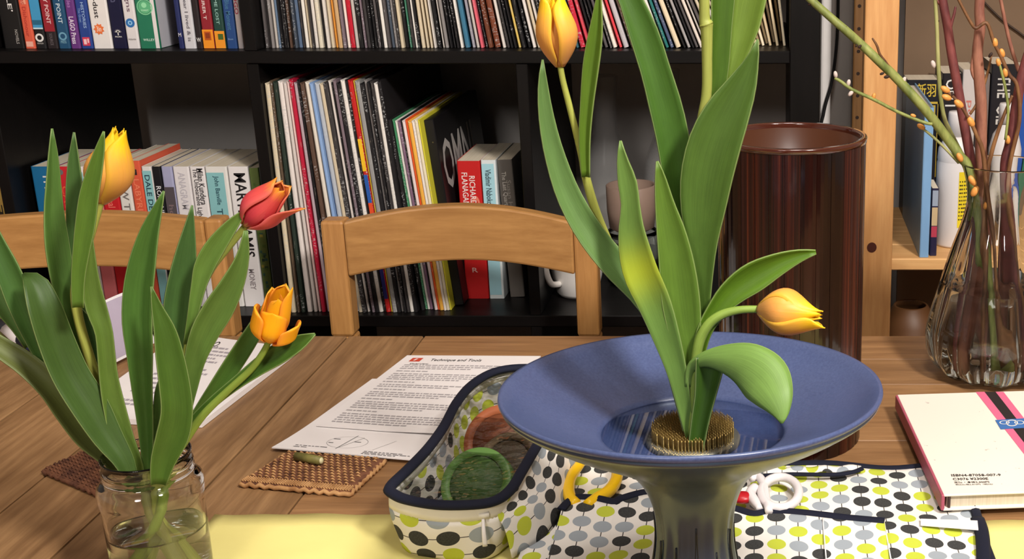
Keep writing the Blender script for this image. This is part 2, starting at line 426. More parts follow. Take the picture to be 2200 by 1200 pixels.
bevel(MB().box((xs0-.04, YF, zb0), (xs0, YF+BD, ztop)).obj('side_panel', M_blackz, bc), .0012, 1)
for za, zb in ((zb0, zL-PITCH-TK), (zL-PITCH, zL-TK), (zL, zU-TK), (zU, ztop)):
    for a, b in ((-51, -26), (528, 553), (1107, 1132)):
        if za == zU and a == 1107: continue
        bevel(MB().box((bx[a], YF+.002, za), (bx[b], YF+BD-.002, zb)).obj('divider', M_blackz, bc), .001, 1)

# ================================================================ books
def bookmesh(parent, wd, h, dp, col, rough=.42, pages=True, hard=False):
    c = .0018 if hard else .0007; ov = .003 if hard else 0
    mb = MB()
    r = min(.002, wd*.25)
    # rounded spine and two boards: one C shaped section swept upwards
    sec = [(0, dp), (0, r), (r*.3, r*.3), (r, 0), (wd-r, 0), (wd-r*.3, r*.3), (wd, r), (wd, dp),
           (wd-c, dp), (wd-c, c), (c, c), (c, dp)]
    n = len(sec); v = [(x, y, 0) for x, y in sec]+[(x, y, h) for x, y in sec]
    f = [(i, (i+1) % n, n+(i+1) % n, n+i) for i in range(n)]
    caps = [(0, 1, 10, 11), (1, 2, 3, 10), (3, 4, 9, 10), (4, 5, 6, 9), (6, 7, 8, 9)]
    f += [tuple(reversed(q)) for q in caps]+[tuple(i+n for i in q) for q in caps]
    mb.add(v, f); cov = mb.obj('cover', cmat(col, rough), parent, local=True)
    if pages: MB().box((c*1.02, c*1.02, ov), (wd-c*1.02, dp-.002-ov, h-ov-.0004)).obj('pages', M_pages, parent, local=True)
    return cov
def spine_text(parent, body, xc, ht, z1, z0, col, y=-.0004):
    # reads downwards: text x -> -z, text up -> +x
    q = [(xc+ht/2, y, z1), (xc+ht/2, y, z0), (xc-ht/2, y, z0), (xc-ht/2, y, z1)]
    return quad_text(body, q, cmat(col), parent, True)
def spine_flat(parent, body, x0, x1, z1, z0, col, y=-.0004):
    return quad_text(body, [(x0, y, z1), (x1, y, z1), (x1, y, z0), (x0, y, z0)], cmat(col), parent, True)
def patch(parent, x0, x1, z0, z1, col, name='printed_band', y=-.0003):
    return MB().quad((x0, y, z0), (x1, y, z0), (x1, y, z1), (x0, y, z1)).obj(name, cmat(col), parent, local=True)
def disc(parent, xc, zc, r, col, name='emblem', y=-.00035, inner=0, n=20, rx=None):
    rx = rx or r; v = []; f = []
    for i in range(n):
        a = 2*math.pi*i/n; v.append((xc+rx*math.cos(a), y, zc+r*math.sin(a)))
    if inner:
        for i in range(n):
            a = 2*math.pi*i/n; v.append((xc+rx*inner*math.cos(a), y, zc+r*inner*math.sin(a)))
        f = [(i, (i+1) % n, n+(i+1) % n, n+i) for i in range(n)]
    else: f = [tuple(range(n))]
    return mesh(name, v, f, cmat(col), parent, local=True)
def book(p0, p1, Y, z, h, dp, col, label, group, lean=0, hard=False, rough=.42, gap=.0006):
    x0, x1 = PX(p0, Y, z)+gap/2, PX(p1, Y, z)-gap/2
    t = thing('book', label, 'book', (x0, Y, z+.0003), (0, R(lean), 0), group)
    return bookmesh(t, x1-x0, h, dp, col, rough, True, hard), x1-x0
GU = 'books on the upper shelf'; YU = 1.727; Z = zU
S = mpp(P(260, 100, YU))                  # metres per pixel up there
def zz(py): return (105-py)*S*1.005       # height above shelf of photo row py
WH, YE = (228, 224, 220), (240, 160, 40)
t, wd = book(10, 54, YU, Z, .235, .16, (26, 24, 24), 'black book with white capitals, leftmost on the upper shelf', GU)
spine_text(t, "ELLE'", wd*.62, .006, zz(-30), zz(27), WH); spine_text(t, 'NOVELS', wd*.72, .004, zz(65), zz(95), (170, 165, 160))
t, wd = book(55, 77, YU, Z, .225, .15, (222, 96, 70), 'coral red paperback on the upper shelf with a pale mark at its foot', GU)
spine_text(t, 'Trust Dishonour', wd*.5, .005, zz(-20), zz(80), (190, 62, 50)); patch(t, wd*.15, wd*.85, zz(101), zz(90), (240, 176, 156)); patch(t, wd*.3, wd*.8, zz(12), zz(-4), (238, 160, 132))
t, wd = book(78, 101, YU, Z, .21, .15, (28, 26, 28), 'black footed book with bright sky blue upper spine and white ring', GU)
patch(t, .0004, wd-.0004, zz(62), .209, (66, 150, 196)); patch(t, .0008, wd-.0008, zz(55), zz(45), (40, 100, 130), y=-.00045)
patch(t, .0004, wd-.0004, zz(64), zz(61), (200, 220, 226), y=-.0005)
disc(t, wd*.48, zz(82), .0056, WH, inner=.55); spine_flat(t, 'PENGER', wd*.2, wd*.8, zz(92.5), zz(95.5), (190, 185, 180))
t, wd = book(102, 126, YU, Z, .215, .15, (40, 32, 34), 'dark red book with black foot and white title on the upper shelf', GU)
patch(t, .0004, wd-.0004, zz(69), .2145, (150, 34, 46)); spine_text(t, 'EACY POINT', wd*.52, .0055, zz(-25), zz(53), (232, 200, 200)); spine_text(t, 'SOURCE', wd*.5, .004, zz(73), zz(98), (110, 100, 104))
t, wd = book(127, 152, YU, Z, .22, .16, (34, 78, 112), 'teal blue book with white downward title and round crest', GU)
spine_text(t, 'PAST POINT', wd*.5, .0056, zz(-25), zz(52), (206, 220, 228)); disc(t, wd*.5, zz(79), .0055, (110, 160, 186), inner=.6); spine_flat(t, 'PRESS', wd*.25, wd*.75, zz(88), zz(94), (130, 176, 196))
t, wd = book(153, 174, YU, Z, .22, .16, (104, 54, 124), 'purple book with bold white lettering on the upper shelf', GU)
spine_text(t, 'LAGO Press', wd*.5, .0065, zz(38), zz(95), (238, 226, 242)); spine_text(t, 'Tales', wd*.5, .005, zz(-10), zz(19), (170, 120, 186))
t, wd = book(175, 201, YU, Z, .225, .17, (40, 66, 138), 'royal blue book with small red and white square at its foot', GU)
spine_text(t, 'HISTORIES', wd*.6, .004, zz(8), zz(62), (160, 186, 224)); spine_text(t, 'The Great', wd*.3, .003, zz(20), zz(50), (130, 160, 206))
patch(t, wd*.2, wd*.82, zz(99), zz(81), (214, 60, 84)); patch(t, wd*.3, wd*.55, zz(96), zz(85), (246, 200, 204), y=-.0005); patch(t, wd*.62, wd*.75, zz(93), zz(84), (246, 200, 204), y=-.0005)
t, wd = book(202, 243, YU, Z, .235, .18, (232, 226, 222), 'thick white book with orange starburst emblem on the upper shelf', GU)
spine_text(t, 'lunar-dust', wd*.42, .0065, zz(-40), zz(41), (50, 44, 46))
mb = MB(); cx_, cz_ = wd*.42, zz(64)
vv = [(cx_+(.0075 if i % 2 else .0052)*math.cos(i*math.pi/9), -.0004, cz_+(.0075 if i % 2 else .0055)*math.sin(i*math.pi/9)*1.05) for i in range(18)]
mb.add(vv, [tuple(range(18))]); mb.obj('emblem', cmat((232, 118, 62)), t, local=True); spine_flat(t, '3in', wd*.3, wd*.55, zz(58), zz(69), (248, 226, 210), y=-.0006)
t, wd = book(244, 274, YU, Z, .225, .17, (28, 28, 56), 'midnight blue book with white palm tree emblem at its foot', GU, rough=.25)
mb = MB()
for k in range(7):
    a = math.pi*(k+.5)/7*1.0; c_, s_ = math.cos(a), math.sin(a)
    mb.add([(wd*.5-.0008*s_, -.0004, zz(70)+.0008*c_), (wd*.5+.0052*c_, -.0004, zz(70)+.005*s_-.001), (wd*.5+.0008*s_, -.0004, zz(70)-.0008*c_)], [(0, 2, 1)])
mb.add([(wd*.46, -.0004, zz(77)), (wd*.54, -.0004, zz(77)), (wd*.53, -.0004, zz(69)), (wd*.47, -.0004, zz(69))], [(0, 1, 2, 3)])
mb.obj('emblem', cmat(WH), t, local=True); spine_flat(t, 'PALMIA', wd*.25, wd*.75, zz(78.5), zz(81.5), WH); spine_flat(t, 'B', wd*.3, wd*.65, zz(-8), zz(8), (80, 80, 110))
t, wd = book(275, 301, YU, Z, .22, .17, (222, 216, 216), 'white book with small blue round logo on the upper shelf', GU)
spine_text(t, 'Signs', wd*.5, .0075, zz(-20), zz(28), (120, 96, 110)); disc(t, wd*.5, zz(51), .006, (46, 110, 176)); disc(t, wd*.5, zz(51), .003, (150, 200, 236), y=-.0006, inner=.5)
spine_flat(t, 'Atlantis', wd*.15, wd*.8, zz(83), zz(87), (140, 134, 134))
t, wd = book(302, 345, YU, Z, .24, .19, (36, 116, 86), 'thick green book with pale green round seal on the upper shelf', GU, hard=True)
disc(t, wd*.5, zz(18), .0105, (126, 200, 150), inner=.86); disc(t, wd*.5, zz(18), .0084, (96, 178, 128), y=-.0004); disc(t, wd*.48, zz(14), .0035, (150, 220, 170), y=-.0006); spine_flat(t, 'FOREST', wd*.32, wd*.68, zz(23), zz(26.5), (190, 236, 200), y=-.0006)
spine_flat(t, 'WILLEY', wd*.2, wd*.78, zz(84), zz(89), (206, 230, 214))
MB().quad((wd+.0003, .004, .0005), (wd+.0003, .188, .0005), (wd+.0003, .188, .2395), (wd+.0003, .004, .2395)).obj('side_panel', cmat((198, 196, 204)), t, local=True)
patch(t, wd*.80, wd-.0002, .0004, .2396, (222, 216, 214))
t, wd = book(385, 396, YU, Z, .22, .15, (36, 44, 92), 'thin navy book on the upper shelf beside the white one', GU)
spine_flat(t, 'M', wd*.2, wd*.8, zz(72), zz(80), (200, 200, 214))
t, wd = book(397, 422, YU, Z, .22, .16, (206, 204, 208), 'light grey book with grey downward title on the upper shelf', GU)
spine_text(t, 'a year I lived & is', wd*.5, .006, zz(-15), zz(90), (104, 100, 108))
t, wd = book(423, 437, YU, Z, .20, .15, (40, 32, 34), 'narrow black book with white wolf mark on the upper shelf', GU)
spine_flat(t, 'W', wd*.15, wd*.85, zz(82), zz(91), WH)
t, wd = book(438, 463, YU, Z, .22, .15, (140, 34, 44), 'dark red book with orange framed window at its foot', GU)
spine_text(t, 'A FAIRER T', wd*.45, .004, zz(-25), zz(44), (232, 210, 206)); patch(t, .0003, wd-.0003, 0.0004, zz(65), (238, 146, 36)); patch(t, wd*.2, wd*.78, zz(87), zz(69), (188, 84, 26), y=-.0006); patch(t, wd*.3, wd*.68, zz(83), zz(72), (140, 56, 22), y=-.0008)
t, wd = book(464, 487, YU, Z, .215, .15, (34, 66, 58), 'dark green book with orange foot on the upper shelf', GU)
spine_text(t, 'A TIME LOST', wd*.5, .004, zz(-25), zz(54), (150, 190, 180)); patch(t, .0003, wd-.0003, 0.0004, zz(68), (236, 148, 40)); patch(t, wd*.35, wd*.85, zz(86), zz(74), (70, 96, 40), y=-.0006)
t, wd = book(488, 511, YU, Z, .22, .15, (38, 70, 124), 'mid blue book with faint teal title, near the upright', GU)
spine_text(t, 'The Blue Moment', wd*.5, .006, zz(-20), zz(66), (70, 116, 150)); spine_flat(t, 'Bloom', wd*.2, wd*.7, zz(83), zz(87), (120, 150, 190))
t, wd = book(512, 524, YU, Z, .22, .15, (222, 212, 214), 'slim white book with red letters against the upright', GU)
spine_text(t, 'LOGO', wd*.5, .005, zz(-15), zz(33), (190, 60, 90))

# ---- lower shelf paperbacks
GL = 'paperbacks on the lower shelf'; YL = 1.742; Z = zL
def zl(py): return P(350, py, YLc[0]).z-zL
YLc = [YL]
H = zl(358)
def low(p0, p1, col, label, h=H, dp=.128, **k): return book(p0, p1, YL, Z, h, dp, col, label, GL, **k)
t, wd = low(20, 52, (222, 184, 96), 'yellow paperback at the far left of the lower shelf', h=H*1.04); spine_text(t, 'LIVRE', wd*.55, .009, zl(560), zl(440), (50, 44, 40))
t, wd = low(53, 72, (214, 208, 204), 'white paperback beside the yellow one at the far left', h=H*1.06); spine_text(t, 'a thin place', wd*.5, .005, zl(380), zl(560), (150, 140, 140))
t, wd = low(117, 170, (30, 106, 152), 'teal blue paperback with white title behind tulip leaves'); spine_text(t, 'THE SEA', wd*.6, .012, zl(372), zl(470), WH); spine_text(t, 'M. BELL', wd*.42, .010, zl(480), zl(560), (206, 190, 190))
t, wd = low(171, 195, (204, 40, 48), 'red paperback with orange title between the tulip leaves'); spine_text(t, 'CAUSE', wd*.45, .008, zl(400), zl(480), (232, 96, 60)); disc(t, wd*.3, zl(370), .004, (110, 110, 110))
t, wd = low(196, 226, (226, 220, 214), 'white topped book with pale teal panel behind the yellow tulip'); patch(t, .001, wd-.001, zl(520), zl(370), (150, 200, 196))
t, wd = low(227, 256, (224, 118, 120), 'salmon pink paperback below the yellow tulip'); spine_text(t, 'LUDMAN', wd*.5, .010, zl(400), zl(468), (140, 50, 60))
t, wd = low(257, 292, (196, 34, 40), 'bright red paperback with script title right of the pink one'); spine_text(t, 'Animal Life', wd*.5, .010, zl(400), zl(475), (240, 120, 104)); spine_text(t, 'ROTH', wd*.5, .010, zl(500), zl(560), (240, 200, 190))
t, wd = low(293, 320, (226, 220, 212), 'cream paperback lettered downwards in grey, beside the orange one', h=H*1.03); spine_text(t, 'SLOW TRAVEL', wd*.5, .009, zl(362), zl(520), (120, 112, 108))
t, wd = low(321, 346, (220, 92, 64), 'orange paperback with small black square near its top', h=H*1.04); patch(t, wd*.25, wd*.65, zl(376), zl(364), (40, 30, 30)); spine_text(t, 'LABYRINTHES', wd*.5, .008, zl(385), zl(520), (240, 130, 96))
t, wd = low(347, 368, (226, 220, 216), 'slim white and aqua paperback with dark title on the lower shelf'); patch(t, .0006, wd-.0006, .004, zl(367), (140, 194, 196)); spine_text(t, 'DALE DE A', wd*.5, .007, zl(376), zl(470), (40, 70, 84), y=-.0006)
t, wd = low(369, 387, (24, 24, 28), 'slim black paperback with white capitals on the lower shelf'); spine_text(t, 'ROMANES  TIM', wd*.5, .007, zl(400), zl(500), (220, 220, 222))
t, wd = low(388, 411, (164, 164, 194), 'lilac paperback with dark photograph on its lower spine'); patch(t, .0005, wd-.0005, .001, zl(402), (84, 76, 80)); spine_text(t, 'house', wd*.5, .007, zl(440), zl(500), (130, 110, 112), y=-.0006)
t, wd = low(412, 446, (226, 220, 220), 'thick white paperback with ghostly grey title on the lower shelf'); spine_text(t, 'ANAGRAM', wd*.5, .010, zl(370), zl(450), (196, 190, 196))
t, wd = low(447, 478, (230, 224, 222), 'white paperback with black two line author and title'); spine_text(t, 'Milan Kundera', wd*.70, .0085, zl(362), zl(440), (50, 46, 50)); spine_text(t, 'The Unbearable Lightness', wd*.32, .0085, zl(362), zl(490), (70, 64, 68))
t, wd = low(479, 525, (226, 222, 216), 'wide aqua paperback with white borders and dark script title'); patch(t, .001, wd-.005, .01, zl(371), (136, 190, 192)); spine_text(t, 'John Banville', wd*.45, .0085, zl(378), zl(440), (44, 80, 92), y=-.0006); spine_text(t, 'The Sea', wd*.45, .0085, zl(448), zl(520), (44, 80, 92), y=-.0006)
t, wd = low(526, 569, (230, 224, 222), 'wide white paperback with huge black author name down its spine'); spine_text(t, 'MARTIN AMIS', wd*.56, .0165, zl(372), zl(552), (34, 30, 32)); spine_text(t, 'MONEY', wd*.56, .008, zl(578), zl(622), (150, 140, 142))
t, wd = low(570, 590, (112, 132, 72), 'green and yellow patterned paperback beside the bookcase upright', h=H*.99)
for k in range(26):
    q = random.choice([(60, 100, 90), (170, 160, 70), (40, 70, 60), (90, 120, 60)]); x_ = random.uniform(.1, .6)*wd; z_ = random.uniform(.02, .9)*H
    patch(t, x_, x_+wd*random.uniform(.2, .38), z_, z_+.004, q, 'printed_mark', -.0003-.00001*k)

# ---- books right of the records
GR = 'books beside the records on the lower shelf'; YR = 1.778; YLc[0] = YR
t, wd = book(1002, 1051, YR, Z, zl(346), .13, (198, 34, 34), 'thick red paperback with white author name behind the chair rail', GR)
spine_text(t, 'RICHARD', wd*.62, .0085, zl(378), zl(440), (240, 220, 214)); spine_text(t, 'FLANAGAN', wd*.30, .0085, zl(371), zl(442), (240, 220, 214)); disc(t, wd*.72, zl(440), .013, (226, 120, 96), 'printed_mark', inner=.55, rx=.006); spine_flat(t, 'R', wd*.35, wd*.6, zl(575), zl(585), (236, 190, 180))
t, wd = book(1052, 1084, YR, Z, zl(344), .13, (220, 226, 226), 'light blue paperback with white border beside the red one', GR)
patch(t, .001, wd-.003, .006, zl(352), (166, 210, 220)); spine_text(t, 'Vladimir Nabokov', wd*.45, .0085, zl(364), zl(444), (50, 70, 80), y=-.0006); spine_text(t, 'Lo', wd*.45, .0085, zl(449), zl(463), (70, 90, 100), y=-.0006)
t, wd = book(1096, 1128, YR+.008, Z, zl(346), .13, (104, 98, 92), 'grey brown paperback with pale title at the end of the row', GR, lean=-2)
spine_text(t, 'The Last Quarter T', wd*.36, .0075, zl(372), zl(464), (196, 190, 180)); spine_text(t, 'Susan Hill', wd*.66, .0065, zl(390), zl(460), (150, 144, 136))

# ================================================================ records
def sleeve_mesh(h, dp):                    # unit thickness, chamfered spine edges
    sec = [(0, dp), (0, .0012), (.28, 0), (.72, 0), (1, .0012), (1, dp)]; n = 6
    v = [(x, y, 0) for x, y in sec]+[(x, y, h-(.0025 if 1 < i < 4 else 0)) for i, (x, y) in enumerate(sec)]
    f = [(i, (i+1) % n, n+(i+1) % n, n+i) for i in range(n)]+[tuple(range(n-1, -1, -1)), tuple(range(n, 2*n))]
    me = bpy.data.meshes.new('sleeve'); me.from_pydata(v, [], f); me.materials.append(M_sleeve); return me
PAL = [('black', (24, 22, 24)), ('black', (30, 28, 30)), ('charcoal', (58, 54, 54)), ('dark grey', (86, 80, 80)), ('grey', (134, 128, 126)),
       ('white', (214, 206, 198)), ('white', (226, 220, 212)), ('cream', (206, 190, 162)), ('off-white', (188, 180, 172)), ('mauve grey', (120, 104, 112)), ('slate', (70, 78, 90)), ('brown', (88, 66, 54))]
WT = [8, 8, 5, 4, 4, 4, 2, 3, 3, 2, 1, 2]
def sleeves(me, spans, y0, z, lean, over, lab, group, gapf=1.0, wds=(2.1, 4.2), hname='record sleeve', jit=.006, hgt=.336):
    """spans (p0, p1) in photo columns along the shelf; over: (column, name, colour, width mm)"""
    px = spans[0]; n = 0; over = list(over)
    while px < spans[1]:
        n += 1
        nm, c = random.choices(PAL, WT)[0]; wmm = random.uniform(*wds)
        if over and px >= over[0][0]-3:
            _, nm, c, wmm = over.pop(0)
        Y = y0+random.uniform(0, jit)
        o = bpy.data.objects.new('record_sleeve', me); COL.objects.link(o)
        a = lean(px); k = math.cos(R(a))
        o.location = (PX(px, y0, z), Y, z+.0004); o.rotation_euler = (0, R(-a), 0); o.scale = (wmm/1000, 1, 1+random.uniform(-.012, .004))
        o.color = (*lin(c), 1)
        tag(o, lab % (nm, ordn(n)), 'record', group)
        st = wmm/1000/k+.0003+gapf*random.uniform(.0002, .0012); st0 = st; q_ = mpp(Vector((0, Y, z)))
        for _ in range(3): st = st0+max(0, hgt*R(lean(px+st/q_)-a))*1.12
        px += st/q_
    return n
LPH = P(700, 174, 1.712).z-zL
me12 = sleeve_mesh(LPH, .312)
def lean_top(px):
    return max(0, (px-574)*.0105 if px < 900 else 3.42+(px-900)*.030)
sleeves(me12, (570, 1606), YU+.004, zU, lean_top, [
    (600, 'blue grey', (96, 116, 140), 3), (642, 'slate blue', (84, 102, 128), 4.5), (654, 'white', (226, 220, 210), 4), (680, 'cream', (216, 206, 184), 5), (718, 'orange', (226, 150, 60), 4),
    (728, 'tan', (196, 160, 116), 5), (744, 'white', (230, 214, 204), 3.4), (750, 'bright red', (186, 22, 44), 6), (770, 'black', (26, 24, 24), 5), (880, 'green flecked', (70, 130, 104), 3.5),
    (998, 'teal', (56, 110, 138), 5.5), (1016, 'grey', (150, 146, 156), 3.4), (1036, 'pink', (216, 96, 110), 3.6), (1046, 'brown', (104, 56, 36), 5), (1055, 'rust brown', (116, 60, 38), 7), (1080, 'white', (214, 204, 196), 3.5),
    (1112, 'yellow', (214, 182, 90), 3.2), (1140, 'white', (220, 212, 206), 3.6), (1238, 'teal', (50, 92, 104), 3), (1248, 'crimson', (190, 36, 58), 6), (1257, 'rose', (206, 70, 84), 3.5),
    (1316, 'white', (232, 222, 208), 4.5), (1326, 'coral red', (216, 64, 74), 3.4), (1336, 'pale grey', (186, 178, 182), 6), (1430, 'teal', (40, 112, 108), 3.6), (1440, 'slate blue', (74, 84, 112), 4), (1456, 'cream', (220, 202, 172), 6),
    (1474, 'grey', (160, 154, 152), 3.6), (1500, 'white', (222, 208, 196), 4)],
    '%s-spined record sleeve, %s from the left on the upper shelf', 'records on the upper shelf', .6)
n_c = 0
for k in range(9):                        # cream sleeves leaning at the right end
    o = bpy.data.objects.new('record_sleeve', me12); COL.objects.link(o); Y = YU+.03+.008*k*(k % 2)
    o.location = (PX(1622+k*7.6, Y, zU), Y, zU+.0004); o.rotation_euler = (0, R(-(19.0-1.5*k)), 0); o.scale = (.0034, 1, .985+.004*(k % 3))
    o.color = (*lin([(232, 212, 176), (206, 184, 146), (238, 222, 192)][k % 3]), 1)
    tag(o, 'cream record sleeve leaning at the right end of the upper shelf, %s from the right' % (ordn(9-k)), 'record', 'cream sleeves at the right end')
Sl = mpp(P(700, 500, 1.745))
sleeves(me12, (625, 892), 1.712, zL, lambda p: min(4.0, max(0, (p-627)*.03)), [
    (624, 'cream', (214, 198, 168), 6), (634, 'brown', (96, 78, 62), 3), (640, 'dark green', (40, 52, 44), 5), (652, 'white', (222, 212, 206), 6), (663, 'off-white', (206, 196, 190), 4), (670, 'pale pink', (226, 196, 190), 3), (676, 'crimson', (182, 26, 56), 5),
    (700, 'pink grey', (176, 156, 162), 4), (724, 'white', (224, 214, 200), 6), (736, 'sky blue', (134, 164, 208), 4.4), (746, 'light grey', (180, 184, 190), 7), (790, 'white', (214, 204, 196), 3),
    (826, 'rainbow', (186, 30, 28), 6), (838, 'yellow', (206, 176, 50), 2.4), (846, 'grey', (146, 144, 142), 6)],
    '%s-spined record sleeve, %s from the left behind the chair', 'records on the lower shelf', .5, (3.0, 5.4))
rb = [o for o in COL.objects if o.get('label', '').startswith('rainbow')][0]
rb['label'] = 'red yellow and blue rainbow spined record sleeve behind the chair'
for z0, z1, c in ((.02, .09, (40, 40, 110)), (.09, .16, (226, 80, 40)), (.16, .20, (40, 90, 170)), (.205, .25, (238, 190, 40))):
    MB().quad((.05, -.0004, z0), (.95, -.0004, z0), (.95, -.0004, z1), (.05, -.0004, z1)).obj('printed_band', cmat(c), rb, local=True)
me10 = sleeve_mesh(P(870, 256, 1.722).z-zL, .256)
sleeves(me10, (905, 968), 1.722, zL, lambda p: 5.0, [
    (902, 'black', (34, 30, 32), 4), (908, 'green', (66, 134, 92), 3.2), (914, 'white', (220, 214, 206), 3), (919, 'mauve', (124, 96, 116), 4), (926, 'black', (30, 28, 28), 2.5), (930, 'white', (222, 208, 204), 4), (937, 'orange red', (224, 88, 36), 3.4), (943, 'amber', (232, 172, 70), 5.4),
    (953, 'pale', (230, 220, 210), 3.4), (958, 'cream', (226, 214, 186), 4), (965, 'lemon', (222, 212, 60), 2)],
    'small %s-spined record sleeve, %s of the short row behind the chair', 'short sleeves on the lower shelf', .1, (2.6, 4.0))
# black box set whose side carries big pale letters
t = thing('record_box', 'black record box with big pale capitals on its side', 'record', (PX(977, 1.745, zL), 1.745, zL+.0004), (0, R(-5.0), 0))
o = MB().box((0, 0, 0), (.0135, .27, .272)).obj('box', cmat((20, 18, 20), .4), t, local=True); bevel(o, .001, 1)
xx = .014
quad_text('OMNI', [(xx, .015, .238), (xx, .20, .238), (xx, .20, .165), (xx, .015, .165)], cmat((176, 170, 166)), t, True)
disc(t, .008, .24, .001, (90, 80, 50))
patch(t, .001, .0128, .085, .118, (176, 72, 118)); spine_text(t, 'ELS', .008, .009, .114, .09, (230, 170, 196), y=-.0006)

# ================================================================ things in the right compartment
def lathe_thing(name, label, cat, c, prof, mat, n=36, group=None):
    o = MB().lathe(prof, (0, 0, 0), n).obj(name, mat, None, True); o.location = c; return tag(o, label, cat, group)
def shell(out, th, floor=.004):            # outer profile (bottom to top) -> closed wall
    inn = [(max(r-th, .0005), max(z, floor)) for r, z in reversed(out)]
    return [(0, out[0][1])]+out+[(out[-1][0]-th*.5, out[-1][1]+th*.4)]+inn+[(0, floor)]
Ym = 1.80; c = Vector((PX(1242, Ym, zL), Ym, zL+.0006))
M_cer = newmat('white_glaze', .2, .5, lin((226, 220, 214)))[0]
t = thing('mug', 'white mug behind the right post of the chair', 'mug', c)
MB().lathe(shell([(.026, 0), (.031, .006), (.037, .03), (.040, .07), (.041, .098)], .003), c, 36).obj('body', M_cer, t, True)
MB().tube([c+Vector((-.024, -.028, .082)), c+Vector((-.034, -.046, .078)), c+Vector((-.037, -.052, .055)), c+Vector((-.032, -.044, .03)), c+Vector((-.022, -.028, .024))], .0048, 8, 20).obj('handle', M_cer, t, True)
Yg = 1.86; c = Vector((PX(1362, Yg, zL), Yg, zL+.0006))
lathe_thing('glass_jar', 'squat clear glass jar under the taupe bowl', 'jar', c, shell([(.034, 0), (.04, .005), (.041, .05), (.038, .075), (.038, .082)], .003), M_glassg)
lathe_thing('bowl', 'taupe ceramic bowl balanced on the glass jar', 'bowl', c+Vector((0, 0, .0845)), shell([(.028, 0), (.034, .004), (.037, .03), (.0375, .068)], .003), newmat('taupe_glaze', .5, .4, lin((142, 118, 104)))[0])
for px, nm, hh in ((1312, 'left of the pair behind the tall tulip leaves', .30), (1440, 'right of the pair behind the tall tulip leaves', .31)):
    Yb = 1.97; c = Vector((PX(px, Yb, zL), Yb, zL+.0006))
    lathe_thing('glass_carafe', 'tall clear glass carafe, '+nm, 'carafe', c, shell([(.036, 0), (.04, .006), (.042, .12), (.036, .17), (.020, .21), (.018, .25), (.022, hh)], .003), M_haze)

# ================================================================ table
YT = T(1000, 721).y
tb = thing('dining_table', 'brown wooden dining table with long boards and dark seams', 'table', (0, 1.1, 0))
THK = .03; g = .0011
XS = [T(745, 723).x, T(910, 723).x]
seams = [-2.0, -1.78, XS[0]-.40, XS[0]-.285, XS[0]-.165, XS[0]-.075, XS[0], XS[1]]
YN = .30
for a, b in zip(seams[1:], seams[2:]):
    bevel(MB().box((a+g, YN, TZ-THK), (b-g, YT, TZ)).obj('plank', M_tabley, tb), .0012, 1)
ye = [YN, .42, .55, .68, .82, .95, 1.07, 1.19, T(1900, 825).y, T(1900, 771).y, YT]
XR = 1.25
for a, b in zip(ye, ye[1:]):
    gg = .0005
    bevel(MB().box((XS[1]+g, a+gg, TZ-THK), (XR, b-gg, TZ)).obj('plank', M_tablex, tb), .0006, 1)
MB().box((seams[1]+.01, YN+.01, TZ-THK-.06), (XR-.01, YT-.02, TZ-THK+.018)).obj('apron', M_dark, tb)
for x in (seams[1]+.06, XR-.06):
    for y in (YN+.06, YT-.07): bevel(MB().box((x-.035, y-.035, 0), (x+.035, y+.035, TZ-THK-.05)).obj('leg', M_tabley, tb), .004)

# ================================================================ chairs
def chair(label, pl, pr, ytop, rail_top, rail_bot, dx=0, Y=1.575):
    """pl, pr: photo columns of the left / right post faces"""
    zt = P(900, ytop, Y).z
    xl0, xl1, xr0, xr1 = (PX(p, Y, .95) for p in (pl[0], pl[1], pr[0], pr[1]))
    cxm = (xl0+xr1)/2
    t = thing('dining_chair', label, 'chair', (cxm, Y, 0))
    pd = .030
    for a, b in ((xl0, xl1), (xr0, xr1)):
        mb = MB(); mb.tube([((a+b)/2, Y+.016+.0, zt-.004), ((a+b)/2, Y+.014, .7), ((a+b)/2, Y, .45), ((a+b)/2, Y+.03, .0)], (b-a)/2*1.414, 4, 0)
        mb = MB(); ys = [(zt, .016), (.72, .012), (.45, 0), (0, .03)]
        for (z1, o1), (z0, o0) in zip(ys, ys[1:]):
            mb.add([(a, Y+o0, z0), (b, Y+o0, z0), (b, Y+o0+pd, z0), (a, Y+o0+pd, z0), (a, Y+o1, z1), (b, Y+o1, z1), (b, Y+o1+pd, z1), (a, Y+o1+pd, z1)],
                   [(0, 3, 2, 1), (4, 5, 6, 7), (0, 1, 5, 4), (1, 2, 6, 5), (2, 3, 7, 6), (3, 0, 4, 7)])
        bevel(mb.obj('back_post', M_oakz, t), .004)
    # curved top rail
    n = 22; v = []; f = []
    for i in range(n+1):
        s = i/n; x = xl1+(xr0-xl1)*s; bow = math.sin(math.pi*s)
        zt_ = P(900, rail_top(s), Y).z; zb_ = P(900, rail_bot(s), Y).z; y = Y+.014+.018*bow
        v += [(x, y, zb_), (x, y, zt_), (x, y+.022, zt_), (x, y+.022, zb_)]
    for i in range(n):
        for j in range(4): f.append((i*4+j, i*4+(j+1) % 4, (i+1)*4+(j+1) % 4, (i+1)*4+j))
    f += [(3, 2, 1, 0), (n*4, n*4+1, n*4+2, n*4+3)]
    o = mesh('top_rail', v, f, M_oak, t, False); bevel(o, .003)
    zs = P(900, 830, Y).z
    bevel(MB().box((xl1, Y+.012, .56), (xr0, Y+.03, .61)).obj('lower_rail', M_oak, t), .003)
    bevel(MB().box((xl0-.01, Y-.38, .43), (xr1+.01, Y+.01, .465)).obj('seat', M_oak, t), .008)
    for x in (xl0, xr1-.034): bevel(MB().box((x, Y-.36, 0), (x+.034, Y-.326, .43)).obj('front_leg', M_oakz, t), .003)
    for x in (xl0+.005, xr1-.03): bevel(MB().box((x, Y-.33, .2), (x+.02, Y+.02, .23)).obj('stretcher', M_oakz, t), .003)
